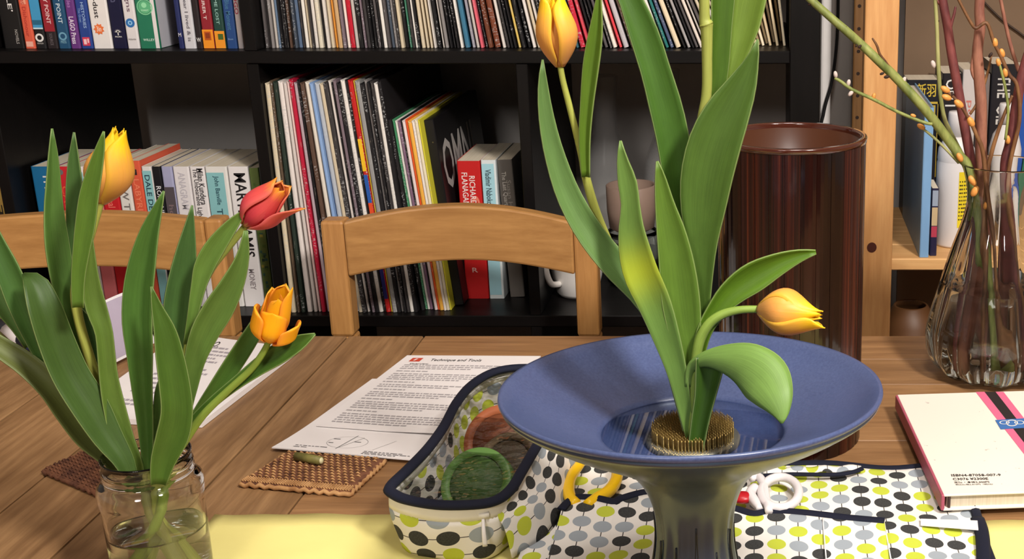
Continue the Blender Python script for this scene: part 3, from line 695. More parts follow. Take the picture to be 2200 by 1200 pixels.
chair('oak dining chair with curved top rail, whole back in view behind the papers', (664, 716), (1220, 1271), 482,
      lambda s: 490-32*math.sin(math.pi*min(s*.95+.05, 1))**.9-6*s, lambda s: 606-30*math.sin(math.pi*(s*.9+.05))-4*s)
chair('oak dining chair at the left, its back behind the jar of tulips', (-150, -100), (408, 448), 478,
      lambda s: 478-8*math.sin(math.pi*s)+2*s, lambda s: 592-7*math.sin(math.pi*s)+6*s, Y=1.57)
# ================================================================ pine shelf unit at the right
YP = 1.705
iv = thing('pine_shelf_unit', 'open pine shelf unit with knotty front post at the right', 'shelf unit', (PX(1900, YP, .9), YP, 0))
xa, xb = PX(1861, YP, 1.2), PX(1936, YP, 1.2)
fpost = bevel(MB().box((xa, YP, 0), (xb, YP+.034, 2.2)).obj('front_post', M_pine, iv), .003)
kc = Vector((PX(1873, YP, P(1873, 531, YP).z), YP-.0006, P(1873, 531, YP).z))
v_, f_ = [], []
for i in range(16): v_.append(kc+Vector((.0068*math.cos(i*math.pi/8), 0, .0074*math.sin(i*math.pi/8))))
mesh('knot', v_, [tuple(range(16))], cmat((74, 30, 18), .6), fpost)
YQ = 1.985
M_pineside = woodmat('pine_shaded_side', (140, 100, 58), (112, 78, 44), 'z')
xq0 = PX(1837, YQ, 1.2); 
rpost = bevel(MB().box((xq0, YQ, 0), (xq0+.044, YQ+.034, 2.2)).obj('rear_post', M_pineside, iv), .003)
mb = MB()
for k in range(14):
    z_ = P(1837, 13, YQ).z-.0345*(k-2); cc = Vector((xq0+.0085, YQ-.0004, z_))
    n0 = len(mb.v); mb.add([cc+Vector((.0028*math.cos(i*math.pi/6), 0, .0028*math.sin(i*math.pi/6))) for i in range(12)], [tuple(range(12))])
mb.obj('peg_holes', cmat((40, 24, 14), .8), rpost)
zi = P(2000, 556, YP+.005).z
for z_, nm in ((zi, 'shelf'), (zi-.42, 'shelf'), (zi+.62, 'shelf')):
    for k in range(4):
        y0_ = YP+.006+k*.076
        bevel(MB().box((xb-.012, y0_, z_-.017), (xb+.85, y0_+.0745, z_)).obj('shelf_board', M_pinex, iv), .0015, 1)
bevel(MB().box((xb+.85, YP, 0), (xb+.894, YP+.034, 2.2)).obj('front_post', M_pine, iv), .003)
MB().box((xa+.09, 2.045, 0), (xb+.9, 2.055, 2.2)).obj('back_board', M_board, iv)
# black cable down the wall
o = MB().tube([P(1801, -60, 2.08), P(1800, 40, 2.08), P(1796, 110, 2.08), P(1786, 180, 2.08), P(1770, 240, 2.08), P(1764, 320, 2.08), P(1790, 620, 2.08), P(1800, 900, 2.08)], .0028, 8, 40).obj('cable', cmat((22, 20, 20), .5), None, True)
tag(o, 'black cable hanging down the wall behind the bookcase side', 'cable')
o = MB().tube([P(1960, -210, 2.041), P(2010, -110, 2.041), P(2090, -22, 2.041), P(2150, 40, 2.041), P(2230, 105, 2.041), P(2360, 260, 2.041), P(2480, 480, 2.041)], .0018, 6, 30).obj('cable', cmat((60, 44, 34), .5), None, True)
tag(o, 'thin dark cord slanting across the board behind the branches', 'cable')

def ivbook(px0, px1, Y, ytop, dp, col, label, rough=.4, hard=False, lean=0):
    x0, x1 = PX(px0, Y, zi), PX(px1, Y, zi); h = P((px0+px1)/2, ytop, Y).z-zi
    t = thing('book', label, 'book', (x0, Y, zi+.0004), (0, R(lean), 0), 'books on the pine shelf')
    return bookmesh(t, x1-x0, h, dp, col, rough, True, hard), x1-x0, h
t, wd, h = ivbook(1975, 1995, YP+.012, 232, .235, (124, 164, 204), 'tall light blue hardback leaning forward on the pine shelf', hard=True)
t, wd, h = ivbook(1997, 2012, YP+.02, 405, .06, (38, 34, 62), 'small dark blue packet with picture beside the blue hardback')
patch(t, .001, wd-.001, h*.45, h*.72, (196, 170, 130)); patch(t, .001, wd-.001, h*.74, h*.97, (150, 160, 176)); patch(t, .001, wd-.001, h*.28, h*.44, (180, 60, 80))
t, wd, h = ivbook(1940, 2010, 1.945, 172, .06, (22, 22, 30), 'wide black book with golden characters behind the blue hardback')
spine_flat(t, '新羽', wd*.28, wd*.86, h*.975, h*.88, (206, 176, 60)); 
for a, b_2, c_, d_ in ((.2, .95, .83, .845), (.2, .225, .3, .845), (.925, .95, .3, .845)): patch(t, wd*a, wd*b_2, h*c_, h*d_, (196, 164, 60))
spine_flat(t, '月', wd*.6, wd*.86, h*.82, h*.72, (196, 164, 60), y=-.0006)
t, wd, h = ivbook(2013, 2053, 1.93, 158, .09, (26, 22, 26), 'black book with white capitals between red stems'); spine_text(t, 'ON I', wd*.45, .016, h*.96, h*.78, (220, 216, 210))
t, wd, h = ivbook(2055, 2084, 1.93, 150, .09, (198, 190, 186), 'pale book between two black ones behind the red stems'); spine_text(t, 'poems', wd*.5, .008, h*.8, h*.5, (200, 120, 110))
t, wd, h = ivbook(2086, 2112, 1.93, 160, .09, (120, 110, 106), 'grey book behind the middle stem on the pine shelf')
t, wd, h = ivbook(2114, 2168, 1.93, 138, .09, (24, 22, 28), 'thick black book lettered OIL at the right of the pine shelf'); spine_text(t, 'THE  OIL', wd*.5, .02, h*.93, h*.62, (200, 196, 190))
t, wd, h = ivbook(2170, 2200, 1.93, 150, .09, (34, 84, 170), 'bright blue book at the right end of the pine shelf')
t, wd, h = ivbook(2202, 2250, 1.93, 160, .09, (40, 110, 86), 'green book at the far right edge of the pine shelf')
# spray bottle with yellow label
Ys = 1.79; cS = Vector((PX(2046, Ys, zi), Ys, zi+.0006)); mp_ = mpp(cS)
def hz(py): return P(2046, py, Ys).z-zi
t = thing('spray_can', 'white can with yellow printed label on the pine shelf', 'can', cS)
r_ = 40*mp_
M_can = newmat('white_enamel', .35, .5, lin((214, 208, 206)))[0]
canb = MB().lathe([(0, 0), (r_*.96, 0), (r_, .003), (r_, hz(350)), (r_*.97, hz(345)), (r_*.97, hz(344)), (r_*.99, hz(340)), (r_*.94, hz(318)), (r_*.62, hz(295)), (r_*.55, hz(292)), (0, hz(291))], cS, 32).obj('body', M_can, t, True)
MB().lathe([(0, hz(291)), (r_*.5, hz(291)), (r_*.5, hz(245)), (r_*.46, hz(240)), (0, hz(239))], cS, 28).obj('cap', M_can, t, True)
v_, f_ = [], []; n = 10
for i in range(n+1):
    a = math.pi*1.5+.05+i/n*1.25
    for z_ in (hz(480), hz(362)): v_.append(cS+Vector((r_*1.008*math.cos(a), r_*1.008*math.sin(a), z_)))
f_ = [(2*i, 2*i+2, 2*i+3, 2*i+1) for i in range(n)]
mesh('label', v_, f_, cmat((224, 200, 40)), t, True)
mb = MB()
for k in range(11):
    z_ = hz(384+k*8)
    for i in range(6):
        a0, a1 = math.pi*1.53+i*.12, math.pi*1.53+i*.12+random.uniform(.05, .11)
        mb.quad(*[cS+Vector((r_*1.014*math.cos(a), r_*1.014*math.sin(a), zz_)) for a, zz_ in ((a0, z_), (a1, z_), (a1, z_+.0022), (a0, z_+.0022))])
tag(mb.obj('printed_text', cmat((70, 62, 30)), t), kind='stuff')
def white_bottle(px, ytop, Yb, label, rpx):
    c = Vector((PX(px, Yb, zi), Yb, zi+.0006)); r = rpx*mpp(c); H_ = P(px, ytop, Yb).z-zi
    t = thing('bottle', label, 'bottle', c)
    MB().lathe([(0, 0), (r*.95, 0), (r, .004), (r, H_*.68), (r*.8, H_*.78), (r*.45, H_*.84), (r*.42, H_*.86), (0, H_*.86)], c, 28).obj('body', M_can, t, True)
    MB().lathe([(0, H_*.86), (r*.5, H_*.86), (r*.5, H_*.985), (r*.44, H_), (0, H_)], c, 24).obj('cap', M_can, t, True)
white_bottle(2148, 222, 1.80, 'white bottle with narrow cap behind the branches', 34)
# things on the lower shelf of the unit, just above the table edge
cJ = Vector((PX(1953, 1.80, .62), 1.80, zi-.42+.0006))
lathe_thing('stoneware_jug', 'dark brown and olive stoneware pot low behind the table edge', 'pot', cJ,
            shell([(.030, 0), (.040, .02), (.045, .14), (.044, P(1953, 690, 1.8).z-cJ.z), (.032, P(1953, 668, 1.8).z-cJ.z), (.026, P(1953, 655, 1.8).z-cJ.z)], .004), cmat((96, 62, 34), .5))

# ================================================================ brown bamboo cylinder vase
YB = 1.207; cB = Vector((PX(1697, YB, TZ), YB, TZ+.0006)); rB = .0722; hB = P(1700, 291, YB).z-TZ
t = thing('cylinder_vase', 'tall dark brown lacquered bamboo cylinder vase behind the blue bowl', 'vase', cB)
m, b, nt = newmat('lacquered_bamboo', .35, .3, None)
uvn = nt.coord('Object'); n1 = nt.noise(nt.mapping(uvn, (420, 420, 1.5)), 1, 4, .7); n2 = nt.noise(nt.mapping(uvn, (30, 30, .6)), 1, 2)
nt.l.new(nt.ramp(nt.m('ADD', nt.m('MULTIPLY', n1, .75), nt.m('MULTIPLY', n2, .25)), [(.38, lin((16, 4, 3))), (.55, lin((48, 14, 8))), (.70, lin((104, 46, 24)))]), b.inputs['Base Color'])
nt.l.new(nt.bump(n1, .12, .001), b.inputs['Normal']); b.inputs['Coat Weight'].default_value = .25; b.inputs['Coat Roughness'].default_value = .08
M_bam = m
ns = 30
m, b, nt = newmat('dark_lacquered_bamboo', .12, .35, None, Coat_Weight=.4, Coat_Roughness=.05)
n1 = nt.noise(nt.mapping(nt.coord('Object'), (120, 120, 1.2)), 1, 3, .6)
nt.l.new(nt.ramp(n1, [(.4, lin((16, 4, 3))), (.7, lin((40, 12, 8)))]), b.inputs['Base Color']); M_bamd = m
for k in range(ns):                        # bamboo strips, each slightly curved
    a0, a1 = 2*math.pi*k/ns+.003, 2*math.pi*(k+1)/ns-.003; v_, f_ = [], []
    q = 4; rr = rB*random.uniform(.996, 1.0)
    for z_ in (.0, hB-.004):
        for i in range(q+1):
            a = a0+(a1-a0)*i/q; e_ = rr-(.0003 if i in (0, q) else 0); v_.append(cB+Vector((e_*math.cos(a), e_*math.sin(a), z_)))
        for i in range(q, -1, -1):
            a = a0+(a1-a0)*i/q; v_.append(cB+Vector(((rB-.005)*math.cos(a), (rB-.005)*math.sin(a), z_)))
    m2 = 2*(q+1)
    f_ = [(i, (i+1) % m2, m2+(i+1) % m2, m2+i) for i in range(m2)]+[tuple(range(m2-1, -1, -1)), tuple(range(m2, 2*m2))]
    mesh('bamboo_strip', v_, f_, M_bam if (k+2) % 7 < 4 else M_bamd, t)
M_rim = newmat('brown_lacquer_rim', .14, .6, lin((66, 26, 14)), Coat_Weight=.7)[0]
MB().lathe([(rB-.0055, hB-.006), (rB+.0004, hB-.005), (rB+.0008, hB-.001), (rB+.0002, hB), (rB-.005, hB), (rB-.0056, hB-.001), (rB-.0055, hB-.006)], cB, 72).obj('rim', M_rim, t, True)
MB().lathe([(0, .0), (rB-.007, .0), (rB-.007, .004), (0, .004)], cB, 48).obj('base', M_rim, t, True)
MB().lathe([(rB-.0055, .004), (rB-.0055, hB-.005), (rB-.0062, hB-.005), (rB-.0062, .004), (rB-.0055, .004)], cB, 60).obj('liner', newmat('amber_lacquer_lining', .3, .5, lin((66, 34, 18)))[0], t, True)

# ================================================================ glass vase with branches
YG = 1.378; zG = TZ+.0006
cG = Vector((PX(2131, YG, TZ), YG, zG)); mg = mpp(cG+Vector((0, 0, .1)))
def gz(py): return P(2131, py, YG).z-zG
gp = [(52*mg, 0, .02), (85*mg, .003, .035), (112*mg, gz(790), .045), (134*mg, gz(765), .045), (143*mg, gz(730), .04), (142*mg, gz(690), .035), (124*mg, gz(620), .03), (98*mg, gz(530), .03), (79*mg, gz(470), .02), (72*mg, gz(430), .01), (75*mg, gz(395), 0), (84*mg, gz(360), 0), (86*mg, gz(352), 0)]
gp = [tuple(x) for x in catmull(gp, 40)]
th_ = .0032
inner = [(max(r-th_, .004), max(z, .010), l*.4) for r, z, l in reversed(gp)]
prof = [(0, 0)]+[(max(r, .001), max(z, 0), l) for r, z, l in gp]+[(gp[-1][0]-.0016, gp[-1][1]+.0012, 0)]+inner+[(0, .010)]
t = thing('glass_vase', 'fluted clear glass vase with swelling base holding branches', 'vase', cG)
MB().lathe(prof, cG, 96, None, 12).obj('glass', M_glass, t, True)
zw = gz(606)
wp = [(0, .0098)]+[(max(r-th_+.0004, .004), max(z, .0098), l*.4) for r, z, l in gp if z < zw]+[]
rw = wp[-1][0]; wp += [(rw*.985, zw, 0), (0, zw)]
MB().lathe(wp, cG, 96, None, 12).obj('water', M_water, t, True)

def bark(name, c1, c2, rough=.55):
    m, b, nt = newmat(name, rough, .4)
    n = nt.noise(nt.mapping(nt.coord('Object'), (60, 60, 18)), 1, 4, .65)
    nt.l.new(nt.ramp(n, [(.35, lin(c2)), (.65, lin(c1))]), b.inputs['Base Color']); nt.l.new(nt.bump(n, .25, .001), b.inputs['Normal']); return m
B_green = bark('green_bark', (148, 152, 84), (98, 110, 52)); B_red = bark('red_bark', (128, 66, 62), (80, 36, 38)); B_tan = bark('tan_pink_bark', (158, 106, 84), (112, 64, 54))
B_brown = bark('brown_bark', (134, 92, 54), (72, 40, 24)); B_pale = bark('pale_green_bark', (164, 160, 104), (120, 122, 68))
M_bud = cmat((222, 150, 74), .45); M_cat = cmat((206, 188, 180), .9); M_scar = cmat((46, 26, 18), .7)
def branch(name, label, pts, rpx, mat, buds=(), twigs=(), Y=YG, foot=None, scars=()):
    """pts photo path from tip downwards with own depth offset; foot: (dx, dy, z) inside the vase"""
    wp_ = [P(p[0], p[1], Y+(p[2] if len(p) > 2 else 0)) for p in pts]
    rad = [rpx[0]+(rpx[1]-rpx[0])*i/(len(wp_)-1) for i in range(len(wp_))]
    rad = [r*mg for r in rad]
    if pts[0][1] < 0:                      # goes on above the picture, thinning out
        d_ = wp_[0]-wp_[1]; d_.normalize()
        wp_ = [wp_[0]+d_*.13+Vector((.004, 0, .004)), wp_[0]+d_*.06]+wp_; rad = [rad[0]*.45, rad[0]*.8]+rad
    if foot:
        ft = cG+Vector(foot); neck = wp_[-1]; mid = (neck*.45+ft*.55)
        wp_ += [mid, ft]; rad += [rad[-1]*1.02, rad[-1]*1.0]
    t = thing(name, label, 'branch', wp_[-1], group='branches in the glass vase')
    MB().tube(wp_, rad, 9, max(18, len(wp_)*6)).obj('stem', mat, t, True)
    for tw in twigs:
        MB().tube([P(p[0], p[1], Y+(p[2] if len(p) > 2 else 0)) for p in tw[0]], [tw[1]*mg*.7]+[tw[1]*mg]*(len(tw[0])-1), 7, 16).obj('twig', tw[2] if len(tw) > 2 else mat, t, True)
    for bd in buds:
        p = P(bd[0], bd[1], Y+.0+(bd[5] if len(bd) > 5 else 0)); d = Vector((math.cos(R(bd[3])), -.15, math.sin(R(bd[3]))))
        v_, f_ = ellipsoid(p, bd[2]*mg*.72, bd[2]*mg*.72, bd[2]*mg*1.25, frame(d, (0, 0, 0)).to_3x3(), 10, 6)
        mesh('bud', v_, f_, {'o': M_bud, 'c': M_cat, 's': M_scar}[bd[4]], t, True)
    return t
branch('willow_branch', 'thick green willow branch reaching to the upper left of the glass vase',
       [(1700, -40, -.02), (1745, 2, -.02), (1790, 42, -.02), (1818, 66, -.02), (1850, 95, -.015), (1885, 128, -.015), (1930, 172, -.01), (1985, 232, -.01), (2030, 290, 0), (2062, 335, 0), (2085, 380, 0)], (7.5, 11), B_green,
       buds=[(1795, 160, 6, 100, 'c', -.02), (1823, 178, 6, 80, 'c', -.02), (1828, 200, 6, 230, 'c', -.02), (1877, 207, 6, 80, 'o', -.015), (1942, 172, 6, 70, 'c', -.01), (1962, 248, 5, 160, 'o', -.01), (1979, 272, 8, 150, 'o', 0), (2062, 338, 9, 120, 'o', -.01), (1816, 61, 4, 60, 's', -.022), (1847, 100, 4, 220, 's', -.022), (1895, 158, 4, 200, 's', -.02), (1905, 165, 5, 190, 's', -.02), (1840, 98, 3, 240, 's', -.02), (1742, 8, 5, 200, 's', -.02), (2090, 388, 11, 130, 'o', -.02), (2095, 410, 11, 60, 'o', -.02)],
       twigs=[([(1793, 168, -.02), (1805, 174, -.02), (1830, 192, -.02), (1880, 215, -.015), (1930, 241, -.01), (1985, 263, -.01), (2003, 266, -.01)], 3.6, B_green),
              ([(1874, 82, -.016), (1884, 98, -.016), (1890, 116, -.016), (1902, 132, -.015), (1912, 146, -.014)], 2.6, B_brown),
              ([(1979, 274, 0), (2000, 290, 0), (2030, 318, 0), (2060, 350, 0)], 3, B_pale)], foot=(.006, -.02, .02))
branch('thin_branch', 'thin upright green branch left of the red stems in the vase', [(2008, -30), (2010, 12), (2013, 60), (2015, 120), (2020, 200), (2028, 250), (2040, 280), (2075, 350), (2090, 400)], (4, 5), B_pale, buds=[(2005, 138, 7, 110, 'c'), (2013, 45, 4, 0, 's'), (2100, 300, 6, 70, 'o')], foot=(-.025, .02, .015), Y=YG+.012)
branch('dogwood_branch', 'thick red barked branch, leftmost of the red stems', [(2018, -40), (2025, 0), (2036, 60), (2045, 120), (2058, 190), (2072, 270), (2085, 340), (2095, 400)], (9, 11), B_red,
       twigs=[([(2053, 14), (2050, 30), (2044, 52), (2040, 80)], 3.2), ([(2005, -6), (2018, 6), (2030, 20)], 4)], foot=(-.035, .0, .014), Y=YG+.02)
branch('dogwood_branch', 'tan pink barked branch in the middle of the red stems', [(2108, -40), (2104, 20), (2106, 60), (2100, 110), (2103, 160), (2108, 230), (2108, 320), (2112, 400)], (10, 13), B_tan,
       twigs=[([(2112, -20), (2106, 18), (2098, 60), (2093, 110), (2088, 150), (2096, 172)], 4), ([(2130, 120), (2118, 170), (2100, 220), (2084, 245)], 3, B_brown)], foot=(-.012, .012, .013), Y=YG+.005)
branch('dogwood_branch', 'reddish brown branch cut by the right edge of the picture', [(2230, 60), (2205, 130), (2190, 190), (2180, 250), (2170, 310), (2160, 380)], (10, 12), B_red, buds=[(2193, 178, 11, 70, 'o')], foot=(.03, .012, .014), Y=YG-.004)
branch('thin_branch', 'slender pink twig slanting down to the right edge', [(2140, -40), (2150, 0), (2160, 50), (2172, 100), (2186, 145), (2196, 180), (2180, 300), (2160, 390)], (3.5, 5), B_tan, foot=(.02, .03, .016), Y=YG+.03)
branch('budding_branch', 'olive brown twig with orange buds right of the middle stem', [(2050, -20), (2070, 20), (2088, 52), (2098, 60), (2120, 50), (2135, 90), (2150, 120), (2168, 160), (2185, 185), (2190, 260), (2165, 400)], (3, 4.5), B_brown, buds=[(2138, 92, 8, 100, 'o'), (2153, 114, 8, 110, 'o'), (2145, 134, 7, 110, 'o'), (2160, 156, 8, 100, 'o'), (2128, 118, 5, 60, 's')],
       twigs=[([(2145, 130), (2152, 155), (2160, 190), (2166, 240), (2160, 300)], 3, B_green)], foot=(.036, -.012, .015), Y=YG-.015)
branch('budding_branch', 'brown twig with fat orange buds between the red stems', [(2026, 190), (2045, 205), (2065, 228), (2085, 262), (2098, 290), (2110, 320), (2118, 380)], (2.6, 5), B_brown, buds=[(2031, 192, 9, 150, 'o'), (2034, 209, 9, 160, 'o'), (2060, 223, 10, 140, 'o'), (2086, 262, 10, 120, 'o'), (2045, 203, 5, 90, 's'), (2120, 440, 8, 80, 'o')], foot=(.012, -.03, .014), Y=YG-.02)
branch('budding_branch', 'dark twig rising to the right above the vase rim', [(2175, 205), (2160, 240), (2145, 280), (2130, 330), (2120, 390)], (3, 5), B_brown, buds=[(2165, 300, 8, 100, 'o')], foot=(-.02, -.034, .014), Y=YG-.012)

# ================================================================ blue pedestal bowl
YV = .80; cV = Vector((PX(1487, YV, .96), YV, TZ+.0022)); hV = P(1487, 830, YV).z-TZ-.0022; rV = .1295
m, b, nt = newmat('blue_satin_glaze', .30, .5)
sp = nt.noise(nt.coord('Object'), 500, 3, .7)
nt.l.new(nt.ramp(sp, [(.3, lin((62, 73, 110))), (.7, lin((75, 87, 124)))]), b.inputs['Base Color']); nt.l.new(nt.bump(sp, .05, .0004), b.inputs['Normal'])
rg = nt.noise(nt.coord('Object'), 25, 3); nt.l.new(nt.m('ADD', .22, nt.m('MULTIPLY', rg, .2)), b.inputs['Roughness'])
M_bowl = m
m, b, nt = newmat('dark_pewter_glaze', .26, .5, None, Metallic=.15)
nz = nt.noise(nt.coord('Object'), 14, 3); nt.l.new(nt.ramp(nz, [(.35, lin((50, 60, 74))), (.65, lin((64, 74, 88)))]), b.inputs['Base Color'])
M_stem = m
zwell = hV-.0385
SK = .055
def skew(v):                               # hand made: the whole bowl sits slightly off level
    return [Vector((x.x, x.y, x.z-SK*(x.y-cV.y)*max(0, min(1, (x.z-cV.z)/hV))**2)) for x in v]
vz = thing('pedestal_bowl', 'wide blue flared pedestal bowl holding the tall tulips', 'bowl', cV)
pr = [(rV*.985, hV-.0035), (rV, hV-.001), (rV*.996, hV+.0012), (rV*.975, hV+.0008), (rV*.93, hV-.004), (rV*.80, hV-.0145), (rV*.62, hV-.025), (.066, hV-.0298), (.0635, hV-.0308), (.0625, hV-.033), (.060, zwell), (.03, zwell-.001), (0, zwell-.001)]
mb = MB().lathe(pr, cV, 128); mb.v = skew(mb.v); mb.obj('dish', M_bowl, vz, True)
under = [(0, 0), (.060, 0), (.061, .003), (.056, .02), (.044, .045), (.033, .07), (.0282, .095), (.0275, .112), (.030, .130), (.038, .148), (.052, .163), (.075, .1765), (.105, hV-.0215), (rV*.97, hV-.0075), (rV*.985, hV-.0035)]
under = [(0, 0)]+[tuple(x) for x in catmull(under[1:], 60)]
# soft flutes cut in the waist
def fl(r, z): return (r, z, -.030*max(0, math.sin(math.pi*min(max((z-.02)/.12, 0), 1))))
mb = MB().lathe([fl(*x) for x in under], cV, 120, None, 15); mb.v = skew(mb.v); mb.obj('pedestal', M_stem, vz, True)
mb = MB().lathe([(.0622, hV-.0325), (0, hV-.0325)], cV, 64); mb.v = skew(mb.v); mb.obj('water', M_surf, vz, True)
def urad(z):
    for (a, z0), (b, z1) in zip(under[1:], under[2:]):
        if z0 <= z <= z1: return a+(b-a)*(z-z0)/max(z1-z0, 1e-6)
    return under[1][0]
M_groove = cmat((18, 22, 30), .5)
for k in range(12):                        # long engraved loops round the waist
    a0 = 2*math.pi*k/12+.1; hw, zt_ = .09, .112+.012*math.sin(k*2.3); pts = []
    for i in range(17):
        s_ = i/16; side = -1 if s_ < .5 else 1; q = abs(s_-.5)*2; z_ = zt_-(zt_-.012)*q**1.0
        a = a0+side*hw*min(1, q*3)*(.4+.6*q); r = urad(z_)+.0002; pts.append(cV+Vector((r*math.cos(a), r*math.sin(a), z_)))
    MB().tube(pts, .0006, 5, 40).obj('engraved_loop', M_groove, vz, True)
# kenzan
cK = Vector((PX(1489, YV-.004, zwell+.75), YV-.004, TZ+zwell+.0012))
cK.z += .0003
kz = thing('kenzan', 'round brass pin holder standing in the water of the blue bowl', 'pin holder', cK)
M_lead = newmat('dull_lead', .45, .5, lin((150, 142, 122)), Metallic=.7)[0]; M_brass = newmat('brass_pins', .3, .5, lin((176, 146, 84)), Metallic=.9)[0]
MB().lathe([(0, 0), (.0315, 0), (.0325, .001), (.032, .004), (.030, .005), (0, .005)], cK, 56).obj('base', M_lead, kz, True)
mb = MB(); k = 0
for i in range(-13, 14):
    for j in range(-13, 14):
        x, y = i*.0023+(j % 2)*.00115, j*.0021
        if x*x+y*y > .0285**2: continue
        mb.tube([cK+Vector((x, y, .0045)), cK+Vector((x, y, .0125)), cK+Vector((x, y, .0138))], [.00055, .0005, .0001], 5)
tag(mb.obj('pins', M_brass, kz), kind='stuff')
# ================================================================ tulips
def lerp_path(pts, n):
    L = [0]
    for a, b in zip(pts, pts[1:]): L.append(L[-1]+math.hypot(b[0]-a[0], b[1]-a[1]))
    dense = catmull(pts, len(pts)*12)
    D = [0]
    for a, b in zip(dense, dense[1:]): D.append(D[-1]+math.hypot(b[0]-a[0], b[1]-a[1]))
    out = []; j = 0
    for i in range(n):
        s = D[-1]*i/(n-1)
        while j < len(D)-2 and D[j+1] < s: j += 1
        t = (s-D[j])/max(D[j+1]-D[j], 1e-6)
        out.append(tuple(a+(b-a)*t for a, b in zip(dense[j], dense[j+1])))
    return out
def leaf(parent, pts, Y, col, cup=.22, roll=0, n=30, name='leaf', wave=0, vee=0):
    """pts: (column, row, width px[, depth offset[, roll deg]]) from tip to base"""
    q = [(p[0], p[1], p[2], p[3] if len(p) > 3 else 0, p[4] if len(p) > 4 else roll) for p in pts]
    q = lerp_path(q, n); C = [P(a[0], a[1], Y+a[3]) for a in q]; K = 8; v = []; f = []; uv = []
    cw = Vector((0, 0, ZC)); ln = 0
    for i, c in enumerate(C):
        t = (C[min(i+1, n-1)]-C[max(i-1, 0)]).normalized(); vd = (cw-c).normalized()
        side = t.cross(vd)
        if side.length < 1e-4: side = Vector((1, 0, 0))
        side.normalize(); nn = side.cross(t); nn.normalize()
        if nn.dot(vd) < 0: nn = -nn
        rl = R(q[i][4]); sd = side*math.cos(rl)+nn*math.sin(rl); nr = nn*math.cos(rl)-side*math.sin(rl)
        wd = max(q[i][2], .8)*mpp(c)/max(.55, abs(math.cos(rl)))
        if i: ln += (C[i]-C[i-1]).length
        for k in range(K+1):
            s = -1+2*k/K
            off = cup*wd*((s*s if not vee else (abs(s)**1.15*.9))-.4)+wave*wd*math.sin(ln*70+s*2)*abs(s)
            v.append(c+sd*(s*wd*.5)+nr*off); uv.append((k/K, ln*12))
    for i in range(n-1):
        for k in range(K): a = i*(K+1)+k; f.append((a, a+1, a+K+2, a+K+1))
    o = mesh(name, v, f, M_leaf, parent, True, uv); solidify(o, .0009); g_ = sum(col)/3; o.color = (*lin(tuple(.86*(c_*.9+g_*.1) for c_ in col)), 1); return o
def stem(parent, pts, Y, col, foot=None, name='stem', bulge=None):
    C = [P(p[0], p[1], Y+(p[3] if len(p) > 3 else 0)) for p in pts]; r = [p[2]*.5*mpp(c) for p, c in zip(pts, C)]
    if foot is not None:
        for k_, ft in enumerate(foot): C.append(Vector(ft)); r.append(r[-1]*(1.14 if len(foot) > 1 else 1))
    n = max(20, 6*len(C)); v, f = tube_vf(C, r, 10, n)
    uv = [((i % 10)/10, (i//10)/n*3) for i in range(len(v))]
    o = mesh(name, v, f, M_leaf, parent, True, uv); o.color = (*lin(col), 1); return o
def petal(parent, M, phi, L, Rr, tipr, W, mat, v0=0, bend=0, peak=.42, name='petal', pt=1.0, base=.22, edge=0, rim=0):
    """one petal on a flower frame M (z = axis); bend pushes the tip outwards, pt sharpens the tip"""
    n, K = 16, 10; v = []; f = []; uv = []
    for i in range(n+1):
        s = i/n
        if s < peak: r = Rr*(base+(1-base)*math.sin(math.pi/2*s/peak))
        else: q = (s-peak)/(1-peak); r = Rr+(tipr-Rr)*(q*q*(3-2*q))
        z = L*s-bend*L*max(0, s-.5)**2*1.6; r += bend*L*max(0, s-.35)**2*1.3
        ww = W*(.34+.66*math.sin(math.pi/2*min(s/.45, 1)))
        if s > .45: ww *= max(0.0, 1-((s-.45)/.55)**(2.3*pt))**.62
        ww = max(ww, .02*W)
        re = max(r, Rr*.55)
        for k in range(K+1):
            u = -1+2*k/K; a = phi+u*ww/re
            rr = r*(1-.06*u*u+v0)+edge*Rr*abs(u)**3
            v.append(M @ Vector((rr*math.cos(a), rr*math.sin(a), z-.05*L*u*u*s+rim*L*.02*math.sin(7*u+9*s)*s))); uv.append((k/K, s))
    for i in range(n):
        for k in range(K): a = i*(K+1)+k; f.append((a, a+1, a+K+2, a+K+1))
    o = mesh(name, v, f, mat, parent, True, uv); solidify(o, .0008); return o
def flower_frame(p0, p1, dy=0, Y=1):
    a = P(p0[0], p0[1], Y); b = P(p1[0], p1[1], Y+dy)
    d = b-a; vd = Vector((0, 0, ZC))-a
    return frame(d, a, vd), d.length          # local +x leans towards the viewer

# ---------------- tall arrangement in the blue bowl
YA = YV
footK = lambda dx, dy: [cK+Vector((dx, dy, .012))]
def tulip(label, cat='tulip', base=None, group=None): return thing('tulip', label, cat, base, group=group)
G1, G2, G3, G4, G5 = (86, 132, 40), (70, 116, 44), (112, 150, 58), (132, 172, 78), (96, 140, 66)
b0 = cK+Vector((-.004, 0, .012))
t = tulip('yellow tulip with a slender curving stem at the upper left of the blue bowl', base=b0, group='tulips in the blue bowl')
stem(t, [(1203, 138, 13), (1210, 175, 13), (1222, 222, 14), (1238, 285, 15), (1252, 340, 18), (1260, 385, 19), (1284, 465, 20), (1322, 552, 20), (1352, 605, 20), (1415, 700, 20), (1462, 820, 20), (1480, 930, 20)], YA+.004, (176, 180, 84), footK(-.004, 0))
leaf(t, [(1166, 128, 3), (1166, 180, 20), (1173, 250, 32), (1190, 330, 42), (1221, 420, 52), (1266, 500, 58), (1322, 570, 60), (1378, 628, 58), (1418, 690, 52), (1446, 770, 44), (1470, 860, 30), (1480, 940, 18)], YA-.004, (112, 154, 74), .18, 12)
leaf(t, [(1288, -25, 5), (1283, 50, 25), (1277, 100, 33), (1270, 150, 34), (1262, 225, 28), (1257, 300, 24), (1259, 380, 18)], YA-.002, (104, 142, 30), .36, -16, vee=1)
